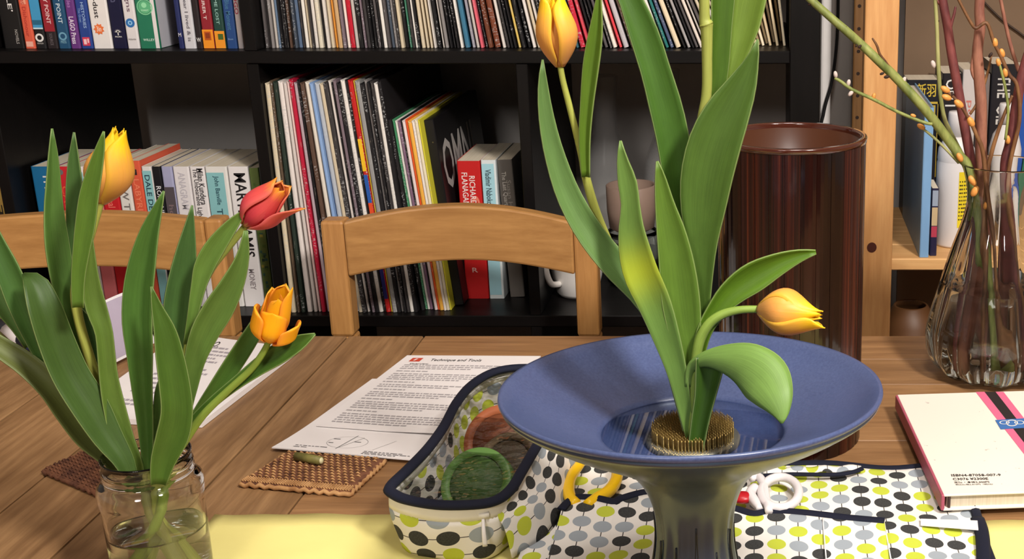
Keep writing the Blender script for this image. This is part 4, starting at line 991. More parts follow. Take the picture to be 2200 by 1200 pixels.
M, L = flower_frame((1203, 142), (1188, -18), -.004, YA+.004)
rF = 42*mpp(P(1195, 60, YA))
for k, ph in enumerate((2.3, -2.2, 3.14)): petal(t, M, ph, L*.98, rF*.86, rF*.3, rF*.95, M_pyel, -.05)
petal(t, M, -.2, L*.93, rF*.72, rF*.2, rF*.55, M_pyel)
petal(t, M, .98, L*1.0, rF*1.0, rF*.46, rF*.92, M_pyel, .06, peak=.45); petal(t, M, -1.1, L*1.02, rF*1.0, rF*.6, rF*.80, M_pyel, .06, peak=.45)
t = tulip('tall tulip in the blue bowl whose bloom rises out of the picture', base=cK+Vector((0, .004, .012)), group='tulips in the blue bowl')
stem(t, [(1509, -190, 20), (1512, -80, 22), (1513, 0, 23), (1514, 40, 24), (1517, 52, 31), (1518, 62, 27), (1519, 120, 23), (1518, 200, 22), (1506, 275, 22), (1497, 400, 22), (1491, 600, 22), (1489, 800, 22), (1489, 930, 22)], YA+.010, (166, 172, 84), footK(0, .004))
M, L = flower_frame((1509, -188), (1504, -350), -.004, YA+.010)
rF = 44*mpp(P(1509, -250, YA))
for ph in (2.1, -2.1, 0.0): petal(t, M, ph, L*.97, rF*.92, rF*.25, rF*1.0, M_pyel, -.04, pt=1.3)
for ph in (3.1, 1.05, -1.05): petal(t, M, ph, L, rF, rF*.3, rF*1.0, M_pyel, .06, pt=1.3)
leaf(t, [(1300, -140, 4), (1325, -60, 36), (1354, 0, 50), (1383, 75, 63), (1407, 150, 64), (1428, 225, 70), (1445, 300, 70), (1455, 380, 64), (1466, 480, 56), (1480, 600, 44), (1488, 750, 32), (1489, 930, 20)], YA+.016, (78, 124, 34), .2, 8)
leaf(t, [(1640, -130, 6), (1622, -60, 70), (1605, 0, 84), (1596, 45, 80), (1584, 100, 62), (1570, 150, 42), (1553, 200, 30), (1528, 300, 30), (1505, 480, 28), (1494, 700, 24), (1490, 930, 18)], YA+.022, (136, 170, 56), .2, -14)
leaf(t, [(1552, -120, 20), (1550, -40, 50), (1546, 60, 44), (1541, 150, 40), (1532, 230, 32), (1516, 330, 30), (1500, 520, 24), (1490, 800, 18)], YA+.018, (86, 126, 30), .3, 30)
leaf(t, [(1628, 84, 3), (1618, 125, 26), (1594, 185, 66), (1566, 240, 96), (1540, 300, 112), (1521, 370, 112), (1512, 440, 98), (1508, 520, 68), (1506, 600, 50), (1502, 700, 40), (1496, 800, 34), (1491, 940, 22)], YA-.010, (92, 130, 42), .14, -10)
leaf(t, [(1412, 346, 4), (1418, 380, 22), (1428, 440, 42), (1441, 500, 62), (1453, 570, 76), (1461, 640, 82), (1469, 700, 72), (1478, 760, 50), (1485, 850, 30), (1488, 945, 20)], YA-.018, (110, 150, 44), .22, 6)
t = tulip('yellow tulip lying level to the right over the blue bowl', base=cK+Vector((.003, -.003, .012)), group='tulips in the blue bowl')
stem(t, [(1634, 664, 16), (1592, 665, 17), (1552, 675, 20), (1522, 697, 22), (1502, 735, 23), (1494, 790, 22), (1490, 880, 22), (1490, 935, 22)], YA-.022, (142, 168, 74), footK(.002, -.006))
leaf(t, [(1753, 541, 9), (1715, 549, 28), (1670, 566, 48), (1620, 592, 64), (1575, 624, 56), (1541, 662, 42), (1512, 712, 32), (1498, 780, 26), (1491, 900, 18)], YA-.016, (108, 154, 28), .3, 14)
lf7 = leaf(t, [(1333, 302, 4), (1337, 340, 22), (1348, 390, 40), (1355, 440, 40), (1357, 490, 54), (1365, 540, 68), (1379, 590, 74), (1406, 650, 70), (1431, 720, 58), (1455, 800, 42), (1476, 900, 26), (1484, 945, 18)], YA-.024, (120, 162, 66), .16, -8); lf7.data.materials[0] = M_leafy
leaf(t, [(1680, 909, 4, -.075), (1677, 885, 40, -.072), (1664, 850, 84, -.066), (1640, 812, 112, -.056), (1604, 785, 100, -.046), (1560, 772, 66, -.036), (1515, 772, 34, -.028), (1485, 790, 20, -.022), (1480, 830, 16, -.02)], YA-.004, (140, 184, 82), -.16, 6, 34, wave=.02)
leaf(t, [(1528, 768, 62), (1524, 800, 56), (1516, 850, 44), (1506, 900, 38), (1495, 965, 32)], YA-.028, (66, 106, 26), .4, -6)
leaf(t, [(1416, 640, 12), (1428, 690, 34), (1444, 760, 42), (1462, 840, 36), (1476, 910, 26), (1484, 965, 18)], YA-.012, (66, 108, 52), .3, 12)
M, L = flower_frame((1630, 664), (1772, 676), -.02, YA-.022)
rF = 47*mpp(P(1700, 670, YA-.03))
petal(t, M, 3.0, L*.95, rF*.88, rF*.12, rF*1.0, M_pyel, -.06, pt=1.5); petal(t, M, -2.1, L*.95, rF*.9, rF*.15, rF*1.0, M_pyel, -.03, pt=1.5)
petal(t, M, .0, L*.96, rF*.97, rF*.10, rF*.95, M_pyel, .03, pt=1.6); petal(t, M, -1.7, L*.97, rF*1.0, rF*.14, rF*1.0, M_pyel, .06, pt=1.7)
petal(t, M, 1.45, L*1.03, rF*1.0, rF*.55, rF*.9, M_pyel, .06, pt=1.5); petal(t, M, 2.2, L*.95, rF*.92, rF*.2, rF*.9, M_pyel, 0, pt=1.5)

# ---------------- tulips in the jam jar
YJ = .913; cJr = Vector((PX(334, YJ, TZ+.06), YJ, TZ+.0006)); hJ = P(318, 974, YJ).z-TZ
mj = mpp(cJr+Vector((0, 0, .08)))
t = thing('glass_jar', 'clear screw thread glass jar with water holding the left tulips', 'jar', cJr)
rj = 91*mj
jp = [(rj*1.00, 0), (rj*1.08, .003), (rj*1.10, .010), (rj*1.12, hJ-.042), (rj*1.155, hJ-.034), (rj*1.165, hJ-.029), (rj*1.14, hJ-.0235), (rj*1.03, hJ-.0195), (rj*.985, hJ-.018), (rj*.975, hJ-.0165), (rj*1.0, hJ-.0155), (rj*1.005, hJ-.0145), (rj*.975, hJ-.0135), (rj*.972, hJ-.011), (rj*.998, hJ-.010), (rj*1.0, hJ-.009), (rj*.972, hJ-.008), (rj*.970, hJ-.003), (rj*.985, hJ-.0015), (rj*.98, hJ)]
ji = [(rj*.93, hJ-.0005), (rj*.925, hJ-.016), (rj*.95, hJ-.0195), (rj*1.07, hJ-.0245), (rj*1.10, hJ-.030), (rj*1.055, hJ-.043), (rj*1.04, .012), (rj*.98, .006), (0, .0045)]
MB().lathe([(0, .001)]+jp+ji, cJr, 72).obj('glass', M_glass, t, True)
zwj = P(331, 1132, YJ).z-TZ
MB().lathe([(0, .0043), (rj*.982, .0058), (rj*1.046, .012), (rj*1.048, zwj-.001), (rj*1.052, zwj+.0012), (rj*1.0, zwj), (0, zwj)], cJr, 72).obj('water', M_water, t, True)
def footJ(dx, dy, nx, ny): return [cJr+Vector((nx*1.3, ny, hJ-.012)), cJr+Vector((dx*.35+nx*.65, (dy+ny)*.5, hJ*.5)), cJr+Vector((dx, dy, .010))]
t = tulip('yellow tulip bud with a pale stem at the left of the jar', base=cJr+Vector((-.01, 0, .012)), group='tulips in the glass jar')
stem(t, [(219, 432, 12), (204, 480, 14), (180, 555, 18), (163, 615, 21), (168, 680, 20), (192, 765, 20), (222, 850, 20), (250, 930, 20), (272, 985, 19)], YJ+.002, (178, 182, 86), footJ(.016, .008, -.012, .004))
leaf(t, [(223, 282, 3), (215, 320, 18), (203, 370, 30), (192, 420, 37), (184, 480, 38), (175, 540, 32), (168, 600, 26), (168, 660, 22)], YJ-.034, (104, 146, 44), .2, -8)
leaf(t, [(112, 276, 3), (113, 330, 18), (113, 390, 28), (113, 450, 37), (119, 520, 46), (130, 590, 46), (143, 650, 42), (162, 720, 36), (190, 800, 30), (226, 900, 28), (270, 990, 20)], YJ+.012, (100, 146, 58), .34, 22, vee=1)
leaf(t, [(159, 284, 3), (159, 340, 20), (160, 400, 31), (158, 450, 27), (157, 520, 22), (164, 600, 22), (180, 700, 22), (222, 860, 20)], YJ+.022, (84, 126, 56), .22, -12)
leaf(t, [(196, 503, 4), (196, 560, 18), (196, 610, 34), (206, 660, 40), (222, 710, 34), (228, 760, 34), (233, 810, 36), (244, 870, 42), (262, 940, 44), (288, 1002, 34), (300, 1060, 22)], YJ-.006, (112, 146, 52), .22, 6)
leaf(t, [(174, 664, 5), (194, 710, 30), (206, 760, 26), (222, 820, 20), (240, 880, 14)], YJ+.018, (58, 96, 36), .2, 10)
M, L = flower_frame((217, 434), (258, 270), -.004, YJ+.004)
rF = 47*mpp(P(240, 350, YJ))
for ph in (2.2, -2.3): petal(t, M, ph, L*.97, rF*.92, rF*.22, rF*1.05, M_pyel, -.04)
petal(t, M, -1.25, L*.97, rF*.98, rF*.25, rF*1.0, M_pyel, .03, pt=1.3); petal(t, M, 1.0, L*.98, rF*1.02, rF*.3, rF*1.05, M_pyel, .06, pt=1.3); petal(t, M, -.25, L*.95, rF*.98, rF*.18, rF*.78, M_pyel, .02, pt=1.2)
t = tulip('leafy tulip leaning out of the jar past the left picture edge', base=cJr+Vector((-.012, .006, .012)), group='tulips in the glass jar')
stem(t, [(-150, 560, 16), (-60, 665, 18), (10, 735, 22), (60, 775, 24), (115, 830, 24), (165, 890, 24), (225, 955, 22), (268, 990, 20)], YJ+.030, (150, 146, 84), footJ(.02, -.008, -.014, .012))
M, L = flower_frame((-150, 562), (-225, 440), -.004, YJ+.030)
rF = 42*mpp(P(-180, 500, YJ))
for ph in (2.1, -2.1, 0.0): petal(t, M, ph, L*.97, rF*.92, rF*.25, rF*1.0, M_pyel, -.04, pt=1.3)
for ph in (3.1, 1.05, -1.05): petal(t, M, ph, L, rF, rF*.3, rF*1.0, M_pyel, .06, pt=1.3)
leaf(t, [(50, 588, 6, .012), (74, 606, 44, .006), (94, 660, 64), (120, 735, 70), (150, 805, 72), (190, 870, 72), (230, 938, 58), (268, 995, 38), (285, 1050, 24)], YJ-.016, (78, 112, 42), .2, 16, vee=1)
leaf(t, [(-30, 450, 8), (-8, 520, 34), (18, 580, 46), (46, 650, 50), (76, 722, 42), (110, 790, 30), (180, 880, 24)], YJ+.012, (84, 130, 52), .25, -12)
leaf(t, [(-60, 560, 10), (-20, 625, 34), (10, 668, 30), (34, 706, 16), (60, 745, 14)], YJ+.024, (112, 160, 70), .2, 10)
leaf(t, [(-40, 715, 30), (0, 745, 42), (55, 782, 48), (108, 830, 52), (150, 880, 62), (196, 935, 66), (245, 988, 44), (270, 1030, 28)], YJ+.004, (126, 138, 66), .25, 8)
t = tulip('red and pink tulip edged in yellow, upper bloom at the right of the jar', base=cJr+Vector((.006, 0, .012)), group='tulips in the glass jar')
stem(t, [(530, 482, 15), (492, 530, 14), (456, 575, 15), (430, 625, 17), (414, 680, 18), (402, 760, 18), (382, 850, 18), (358, 940, 18), (340, 985, 18)], YJ+.012, (178, 186, 90), footJ(-.016, .006, .006, .002))
leaf(t, [(530, 449, 4), (500, 482, 26), (465, 528, 40), (441, 570, 40), (428, 612, 30), (416, 670, 22), (404, 740, 18)], YJ+.004, (124, 166, 64), .25, -10)
leaf(t, [(528, 495, 8), (521, 550, 26), (500, 605, 46), (470, 660, 60), (440, 712, 56), (418, 772, 42), (405, 840, 30), (385, 920, 24), (350, 985, 18)], YJ-.004, (112, 152, 60), .2, 12)
leaf(t, [(413, 441, 3), (407, 485, 20), (399, 540, 40), (391, 600, 56), (384, 660, 62), (381, 720, 52), (375, 800, 36), (360, 900, 26), (340, 985, 18)], YJ+.020, (84, 128, 58), .18, 10)
leaf(t, [(352, 410, 3), (339, 450, 20), (323, 500, 38), (310, 560, 52), (301, 620, 58), (298, 690, 58), (303, 760, 50), (307, 830, 40), (313, 900, 32), (318, 985, 22), (322, 1050, 16)], YJ+.000, (88, 138, 50), .36, -18, vee=1)
leaf(t, [(365, 780, 4), (350, 830, 26), (345, 890, 30), (335, 960, 26), (330, 1010, 20)], YJ+.006, (80, 126, 46), .2, 0)
M, L = flower_frame((527, 484), (612, 398), -.006, YJ+.012)
rF = 40*mpp(P(570, 440, YJ))
petal(t, M, 2.6, L*1.0, rF*.85, rF*.5, rF*.95, M_pred, -.03, pt=1.3); petal(t, M, -2.5, L*.98, rF*.88, rF*.45, rF*.95, M_pred, -.03, pt=1.3)
petal(t, M, .55, L*.98, rF*.78, rF*.36, rF*.8, M_pred, -.08, pt=1.3); petal(t, M, -.35, L*.96, rF*.8, rF*.34, rF*.85, M_pred, -.05, pt=1.3)
petal(t, M, -1.35, L*1.04, rF*1.02, rF*.55, rF*.85, M_pred, .06, pt=1.3); petal(t, M, 1.25, L*1.1, rF*1.08, rF*1.2, rF*.85, M_pred, .08, bend=.16, pt=1.2)
t = tulip('small orange tulip opened wide, lowest bloom at the right of the jar', base=cJr+Vector((.01, -.004, .012)), group='tulips in the glass jar')
stem(t, [(580, 726, 12), (566, 756, 14), (538, 794, 15), (486, 842, 16), (434, 894, 17), (392, 955, 17), (372, 985, 17)], YJ-.014, (138, 160, 66), footJ(-.022, -.004, .016, -.006))
leaf(t, [(620, 616, 4, .01), (592, 640, 22, .01), (562, 682, 28, .006), (536, 726, 36), (500, 782, 38), (460, 842, 34), (425, 892, 26), (395, 945, 20)], YJ+.000, (84, 130, 42), .2, 8)
leaf(t, [(677, 717, 4), (646, 735, 32), (606, 757, 44), (560, 786, 36), (510, 822, 26), (460, 862, 22), (416, 906, 20), (385, 955, 16)], YJ-.008, (92, 138, 44), .3, -16)
leaf(t, [(325, 615, 3), (337, 660, 22), (353, 710, 43), (363, 760, 54), (373, 820, 60), (379, 880, 62), (370, 935, 64), (350, 990, 48), (340, 1040, 30)], YJ-.030, (84, 124, 36), .22, 8)
M, L = flower_frame((580, 732), (604, 618), -.008, YJ-.014)
rF = 37*mpp(P(590, 680, YJ))
petal(t, M, 2.8, L*1.0, rF*.85, rF*.6, rF*.95, M_poran, 0, pt=1.6); petal(t, M, -2.4, L*.9, rF*.85, rF*.7, rF*.9, M_poran, 0, pt=1.6)
petal(t, M, 1.25, L*1.08, rF*.78, rF*.62, rF*.72, M_poran, 0, pt=1.5); petal(t, M, 1.15, L*.92, rF*.66, rF*.42, rF*.42, M_pdark, 0, pt=1.4, name='petal_throat')
petal(t, M, .0, L*.88, rF*.62, rF*.55, rF*.7, M_poran, 0, pt=1.6, rim=1.5)
petal(t, M, -.2, L*.66, rF*.98, rF*.8, rF*1.05, M_poran, .02, pt=2.4, rim=.3)
petal(t, M, 1.15, L*.50, rF*1.3, rF*1.35, rF*1.1, M_poran, .05, bend=.05, pt=3.2); petal(t, M, -1.35, L*.64, rF*1.15, rF*1.1, rF*1.0, M_poran, .05, bend=.03, pt=3.0)

# ================================================================ papers
def sheet(name, label, cat, q, z0, th=.0012, curl=None, n=14, mat=None):
    """q: photo corners TL TR BR BL on the table; th: stack height"""
    W = [T(a, b, z0) for a, b in q]; base = sum(W, Vector())/4; base.z = z0
    t = thing(name, label, cat, base)
    def pos(u, v, dz=0):
        p = bil(W, u, v); p.z += th+dz+(curl(u, v) if curl else 0); return p
    v_, f_ = [], []
    for j in range(n+1):
        for i in range(n+1): v_.append(pos(i/n, j/n))
    for j in range(n):
        for i in range(n): a = j*(n+1)+i; f_.append((a, a+n+1, a+n+2, a+1))
    m_ = n+1; ring = [i for i in range(m_)]+[k*m_+n for k in range(1, m_)]+[n*m_+i for i in range(n-1, -1, -1)]+[k*m_ for k in range(n-1, 0, -1)]
    b_i = len(v_)
    for r_i in ring: p = v_[r_i].copy(); p.z -= th; v_.append(p)
    for i in range(len(ring)): j = (i+1) % len(ring); f_.append((ring[i], ring[j], b_i+j, b_i+i))
    return mesh('paper', v_, f_, mat or M_paper, t), pos
def text_lines(t, pos, rows, u0=.09, u1=.91, h=.006, col=None, seed=1):
    rnd = random.Random(seed); mb = MB()
    for v, a, b in rows:
        u = a
        while u < b-.01:
            wdt = min(rnd.uniform(.012, .05), b-u)
            mb.quad(pos(u, v, .00025), pos(u+wdt, v, .00025), pos(u+wdt, v-h, .00025), pos(u, v-h, .00025)); u += wdt+.008
    return tag(mb.obj('printed_text', col or M_ink, t), kind='stuff')
def text_on(t, pos, body, u0, u1, v0, v1, mat):
    v, f = text_geo(body)
    return mesh('lettering', [pos(u0+(u1-u0)*a, v0+(v1-v0)*b, .00028) for a, b in v], f, mat, t)
t, pos = sheet('paper_sheet', 'lower handout sheet with circle diagram, under the printed page', 'paper', [(800, 815), (1075, 820), (900, 998), (585, 970)], TZ+.0006, .0012, lambda u, v: .004*max(0, v-.6)**2*6)
v_, f_ = [], []
cu_, cv_, ru, rv = .42, .86, .135, .075
for i in range(40):
    a = i*math.pi/20
    for k in (1, .985): v_.append(pos(cu_+ru*k*math.cos(a), cv_+rv*k*math.sin(a), .0003))
f_ = [(2*i, (2*i+2) % 80, (2*i+3) % 80, 2*i+1) for i in range(40)]
mesh('printed_circle', v_, f_, M_ink, t)
mb = MB()
for (ua, va_), (ub, vb), wd_ in (((.40, .95), (.43, .77), .004), ((.41, .93), (.49, .79), .003), ((.64, .93), (.72, .80), .002), ((.72, .80), (.84, .80), .0015), ((.66, .92), (.80, .92), .0015), ((.56, .95), (.64, .93), .0015)):
    mb.quad(pos(ua, va_, .0003), pos(ua+wd_, va_, .0003), pos(ub+wd_, vb, .0003), pos(ub, vb, .0003))
mb.obj('printed_lines', M_inkd, t)
text_lines(t, pos, [(.945, .12, .34), (.965, .12, .22), (.955, .60, .86), (.97, .60, .92), (.985, .60, .84), (.83, .30, .36), (.85, .46, .52), (.88, .30, .35)], h=.007, col=M_ink, seed=4)
t, pos = sheet('paper_sheet', 'printed handout page with bold heading and red square on the table', 'paper', [(875, 765), (1162, 768), (985, 938), (680, 915)], TZ+.0028, .0014, lambda u, v: .006*max(0, v-.75)*4*max(0, u-.5)+.003*max(0, .3-v)*u)
rows = []; y = .16
for para in (3, 1, 4, 1, 2, 1, 3, 1, 4, 1, 5):
    for k in range(para):
        rows.append((y, .07, (.93 if k < para-1 else .6) if para > 1 else .3)); y += .026
    y += .014
text_lines(t, pos, rows, h=.012, seed=2, col=cmat((168, 162, 164), .7))
text_on(t, pos, 'Technique and Tools', .22, .60, .055, .10, M_inkd); text_on(t, pos, 'Overview', .10, .24, .125, .142, M_inkd)
mb = MB(); mb.quad(pos(.07, .10, .0003), pos(.15, .10, .0003), pos(.15, .045, .0003), pos(.07, .045, .0003)); mb.obj('red_square', cmat((206, 74, 54)), t)
mb = MB(); mb.quad(pos(.095, .088, .0006), pos(.11, .088, .0006), pos(.12, .06, .0006), pos(.105, .06, .0006)); mb.obj('logo_stroke', M_paper, t)
# open booklet behind the jar
t, pos = sheet('booklet', 'open white booklet with grey text lying behind the jar of tulips', 'booklet', [(395, 725), (642, 757), (434, 918), (150, 905)], TZ+.0006, .006, lambda u, v: .004*max(0, .4-u))
rows = [(.14+.045*k, .28+.01*(k % 2), .50+.05*(k % 3)) for k in range(5)]+[(.42+.05*k, .20, .56+.04*(k % 2)) for k in range(7)]+[(.82+.04*k, .2, .5) for k in range(2)]
text_lines(t, pos, rows, h=.02, seed=5, col=cmat((168, 160, 166), .7)); text_on(t, pos, 'NO.', .30, .40, .05, .12, M_inkd)
# its left page curls up, lavender
v_, f_ = [], []; n = 14
A0, A1 = T(205, 800, TZ+.008), T(335, 735, TZ+.008)
for j in range(n+1):
    s = j/n
    for i in range(n+1):
        u = i/n; p = A0*(1-u)+A1*u
        hgt = .066*math.sin(s*1.45); back = .050*(1-math.cos(s*1.4))
        p = p+Vector((-.020*s, back*.8+.004*math.sin(math.pi*u)*s, hgt*(1-.22*(abs(u-.45)*1.7)**3))); v_.append(p)
for j in range(n):
    for i in range(n): a = j*(n+1)+i; f_.append((a, a+1, a+n+2, a+n+1))
t = t.parent
mesh('raised_page', v_, f_, cmat((236, 230, 232), .6), t, True)
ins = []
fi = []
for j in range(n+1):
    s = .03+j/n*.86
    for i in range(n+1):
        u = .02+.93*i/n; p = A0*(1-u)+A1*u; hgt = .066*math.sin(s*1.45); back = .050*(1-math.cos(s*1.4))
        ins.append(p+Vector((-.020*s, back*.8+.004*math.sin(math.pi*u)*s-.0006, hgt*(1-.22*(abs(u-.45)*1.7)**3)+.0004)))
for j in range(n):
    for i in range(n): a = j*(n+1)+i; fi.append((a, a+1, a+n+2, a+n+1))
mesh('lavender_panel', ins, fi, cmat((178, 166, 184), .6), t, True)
# yellow tissue paper
m, b, nt = newmat('yellow_tissue', .75, .2)
n1 = nt.noise(nt.coord('Object'), 9, 4, .6); nt.l.new(nt.mix(n1, lin((238, 226, 146)), lin((228, 214, 132))), b.inputs['Base Color'])
wv = nt.noise(nt.mapping(nt.coord('Object'), (1, 1.6, 1)), 9, 3, .5); nt.l.new(nt.bump(wv, .25, .008), b.inputs['Normal'])
v_, f_ = [], []; nx, ny = 90, 14
for j in range(ny+1):
    for i in range(nx+1):
        u, s = i/nx, j/ny; px_ = 462+(2420-462)*u; py_ = 1106+18*u*u+1.6*math.sin(u*40)+1.0*math.sin(u*93)
        a = T(px_, py_); c_ = Vector((T(420, 1210).x+(T(2420, 1200).x-T(420, 1210).x)*u, .70, TZ)); p = a*(1-s)+c_*s
        p.z = TZ+.0006+.0003*(1+math.sin(u*37+s*5))*(.5+.5*math.sin(s*11+u*9)) ; v_.append(p)
for j in range(ny):
    for i in range(nx): a = j*(nx+1)+i; f_.append((a, a+nx+1, a+nx+2, a+1))
o = mesh('tissue_paper', v_, f_, m, None, True); solidify(o, .0003, 1); tag(o, 'crinkled pale yellow tissue paper spread under the sewing roll', 'paper')

# ================================================================ woven coasters
M_wv = bark('brown_weave', (128, 82, 56), (74, 42, 30), .8); M_wvl = bark('light_weave', (196, 150, 100), (150, 104, 62), .8)
def coaster(label, q, band=None, edge=M_wvl, nub=M_wvl):
    W = [T(a, b) for a, b in q]; base = sum(W, Vector())/4; t = thing('woven_coaster', label, 'coaster', base, group='woven coasters'); th = .006
    v_ = [w_+Vector((0, 0, .0004)) for w_ in W]+[w_+Vector((0, 0, th)) for w_ in W]
    o = mesh('mat', v_, [(0, 1, 2, 3), (7, 6, 5, 4), (0, 4, 5, 1), (1, 5, 6, 2), (2, 6, 7, 3), (3, 7, 4, 0)], M_wv, t); bevel(o, .0015)
    up = Vector((0, 0, th)); mb = MB(); rnd = random.Random(3)
    for j in range(13):
        for i in range(15):
            if band and j > 10: continue
            u, v = (i+.5+.5*(j % 2))/16, (j+.5)/13
            a = bil(W, u-.022, v)+up; b_ = bil(W, u+.022, v)+up
            mb.tube([a, (a+b_)/2+Vector((0, 0, .0014)), b_], [.0006, .0012, .0006], 5)
    tag(mb.obj('weave', nub, t, True), kind='stuff')
    if band:
        mb = MB()
        for j in range(5):
            for i in range(40):
                u = i/40; v = .86+.028*j; a = bil(W, u, v)+up; b_ = bil(W, u+.02, v+.012)+up
                mb.tube([a, (a+b_)/2+Vector((0, 0, .001)), b_], [.0005, .0011, .0005], 5)
        tag(mb.obj('light_border', M_wvl, t, True), kind='stuff')
    pts = []
    for k in range(4):
        for i in range(22): pts.append(W[k]*(1-i/22)+W[(k+1) % 4]*(i/22)+Vector((0, 0, .003+.0016*math.sin(i*2.9))))
    MB().tube(pts, .0024, 6, 0, True).obj('braided_edge', edge, t, True)
coaster('square woven brown coaster with light front border under the papers', [(620, 980), (828, 996), (752, 1068), (518, 1046)], True)
coaster('square woven brown coaster half hidden behind the glass jar', [(205, 968), (330, 1010), (235, 1078), (95, 1018)], None, M_wv, M_wv)
p0, p1 = T(636, 979, TZ+.011), T(690, 989, TZ+.011)
t = thing('cut_stem', 'short cut piece of green stem on the woven coaster', 'stem', (p0+p1)/2)
MB().tube([p0, (p0+p1)/2, p1], [.0042, .0046, .0042], 10).obj('stalk', bark('olive_stem', (132, 124, 66), (96, 90, 44)), t, True)
v_, f_ = ellipsoid(p1, .0022, .0034, .0034); mesh('cut_end', v_, f_, cmat((222, 214, 170)), t, True)

# ================================================================ sewing roll
zr = TZ+.056
loop = [(838, 1046), (848, 1062), (880, 1074), (945, 1084), (1020, 1083), (1066, 1074), (1098, 1050), (1120, 1014), (1140, 980), (1162, 942), (1196, 880), (1214, 830), (1190, 796), (1122, 789), (1062, 798), (1014, 826), (980, 866), (954, 915), (920, 962), (878, 1006)]
LP = [T(a, b, zr) for a, b in loop]; NL = len(LP)
dn = []
for i in range(96):
    s = i/96*NL; j = int(s); tt = s-j; p0, p1, p2, p3 = LP[j-1], LP[j % NL], LP[(j+1) % NL], LP[(j+2) % NL]
    dn.append(.5*(2*p1+(p2-p0)*tt+(2*p0-5*p1+4*p2-p3)*tt*tt+(3*p1-p0-3*p2+p3)*tt**3))
ND = 96; ctr = sum(dn, Vector())/ND
base_p = Vector((ctr.x, ctr.y, TZ+.004))
pc = thing('sewing_roll', 'white fabric tool roll printed with lime grey and black ovals', 'tool roll', base_p)
# side walls: zip band on top, printed cloth below
def wall(k0, k1, m_, nm, rows=5):
    v_, f_, uv = [], [], []; L = 0
    for i in range(ND+1):
        p = dn[i % ND]
        if i: L += (dn[i % ND]-dn[i-1]).length
        for r_ in range(rows+1):
            s = k0+(k1-k0)*r_/rows; sc = 1-.11*s+.05*math.sin(math.pi*s); sy = 1-.02*s+.03*math.sin(math.pi*s)
            q = Vector((ctr.x+(p.x-ctr.x)*sc, ctr.y+(p.y-ctr.y)*sy, zr-(zr-TZ-.0035)*s))
            q += (p-ctr).normalized()*.0016*math.sin(L*95+s*6)*s; v_.append(q); uv.append((s*.058+.006+L*.12, L*.82+.3))
    for i in range(ND):
        for r_ in range(rows): a = i*(rows+1)+r_; f_.append((a, a+1, a+rows+2, a+rows+1))
    o = mesh(nm, v_, f_, m_, pc, True, uv); solidify(o, .0008); return o
wall(0, .27, M_zip, 'zip_band', 3); wall(.26, 1, M_cloth, 'pouch_wall', 8)
# zip teeth lines
for s in (.10, .15):
    MB().tube([Vector((ctr.x+(p.x-ctr.x)*(1.005-.02*s), ctr.y+(p.y-ctr.y)*(1.005-.02*s), zr-(zr-TZ)*s)) for p in dn], .0007, 5, 0, True).obj('zip_teeth', M_white, pc, True)
# vinyl window and pouch floor
def fan(z_, drop, m_, nm, sc=1.0):
    v_, f_, uv = [], [], []; rr = 6
    for k in range(rr):
        q = sc*(1-k/rr)
        for p in dn:
            d = 1-k/rr; v_.append(Vector((ctr.x+(p.x-ctr.x)*q, ctr.y+(p.y-ctr.y)*q, z_-drop*(1-d*d)))); uv.append((v_[-1].x*.7+v_[-1].y*.3, v_[-1].y))
    v_.append(Vector((ctr.x, ctr.y, z_-drop))); uv.append((ctr.x, ctr.y))
    for k in range(rr-1):
        for i in range(ND): f_.append((k*ND+i, k*ND+(i+1) % ND, (k+1)*ND+(i+1) % ND, (k+1)*ND+i))
    for i in range(ND): f_.append(((rr-1)*ND+i, (rr-1)*ND+(i+1) % ND, rr*ND))
    return mesh(nm, v_, f_, m_, pc, True, uv)
fan(zr-.001, .004, M_film, 'vinyl_window', .985); solidify(fan(TZ+.0045, 0, M_cloth, 'pouch_floor', .93), .0006)
MB().tube(dn, .0052, 8, 0, True, .75).obj('navy_binding', M_navy, pc, True)
# zip pull
zp = T(1040, 1108, zr-.012)
MB().tube([T(1030, 1104, zr-.010)+Vector((0, -.002, 0)), T(1052, 1102, zr-.010)+Vector((0, -.002, 0))], .0030, 8).obj('zip_slider', M_zip, pc, True)
MB().tube([T(1040, 1106, zr-.012)+Vector((0, -.004, 0)), T(1042, 1135, zr-.020)+Vector((0, -.005, .0)), T(1045, 1166, zr-.032)+Vector((0, -.005, 0))], [.0013, .0017, .0021], 8, 8, flat=.5).obj('zip_pull', M_white, pc, True)
# cloth falling from the pouch to the flat part
def cloth_grid(nm, fn, nu, nv, uvfn, m_=None, th=.0009):
    v_, f_, uv = [], [], []
    for j in range(nv+1):
        for i in range(nu+1): p = fn(i/nu, j/nv); v_.append(p); uv.append(uvfn(i/nu, j/nv, p))
    for j in range(nv):
        for i in range(nu): a = j*(nu+1)+i; f_.append((a, a+1, a+nu+2, a+nu+1))
    o = mesh(nm, v_, f_, m_ or M_cloth, pc, True, uv); solidify(o, th); return o
ridge = [T(1060, 1080, zr-.002), T(1100, 1052, zr-.002), T(1130, 1000, zr-.002), T(1160, 946, zr-.002), T(1196, 880, zr-.004)]
low_ = [T(1100, 1198, TZ+.004), T(1172, 1150, TZ+.005), T(1222, 1080, TZ+.006), T(1240, 1010, TZ+.006), T(1290, 940, TZ+.006)]
rd = [Vector(x) for x in catmull([tuple(p) for p in ridge], 21)]; lw = [Vector(x) for x in catmull([tuple(p) for p in low_], 21)]
def slope(u, v):
    p = rd[int(v*20+.5)]*(1-u)+lw[int(v*20+.5)]*u; p = p.copy(); p.z += .012*math.sin(math.pi*u)*(.5+.3*math.sin(v*9))-.004*math.sin(u*math.pi*2); return p
cloth_grid('pouch_flap', slope, 16, 20, lambda u, v, p: (u*.075+.4+v*.02, v*.17))
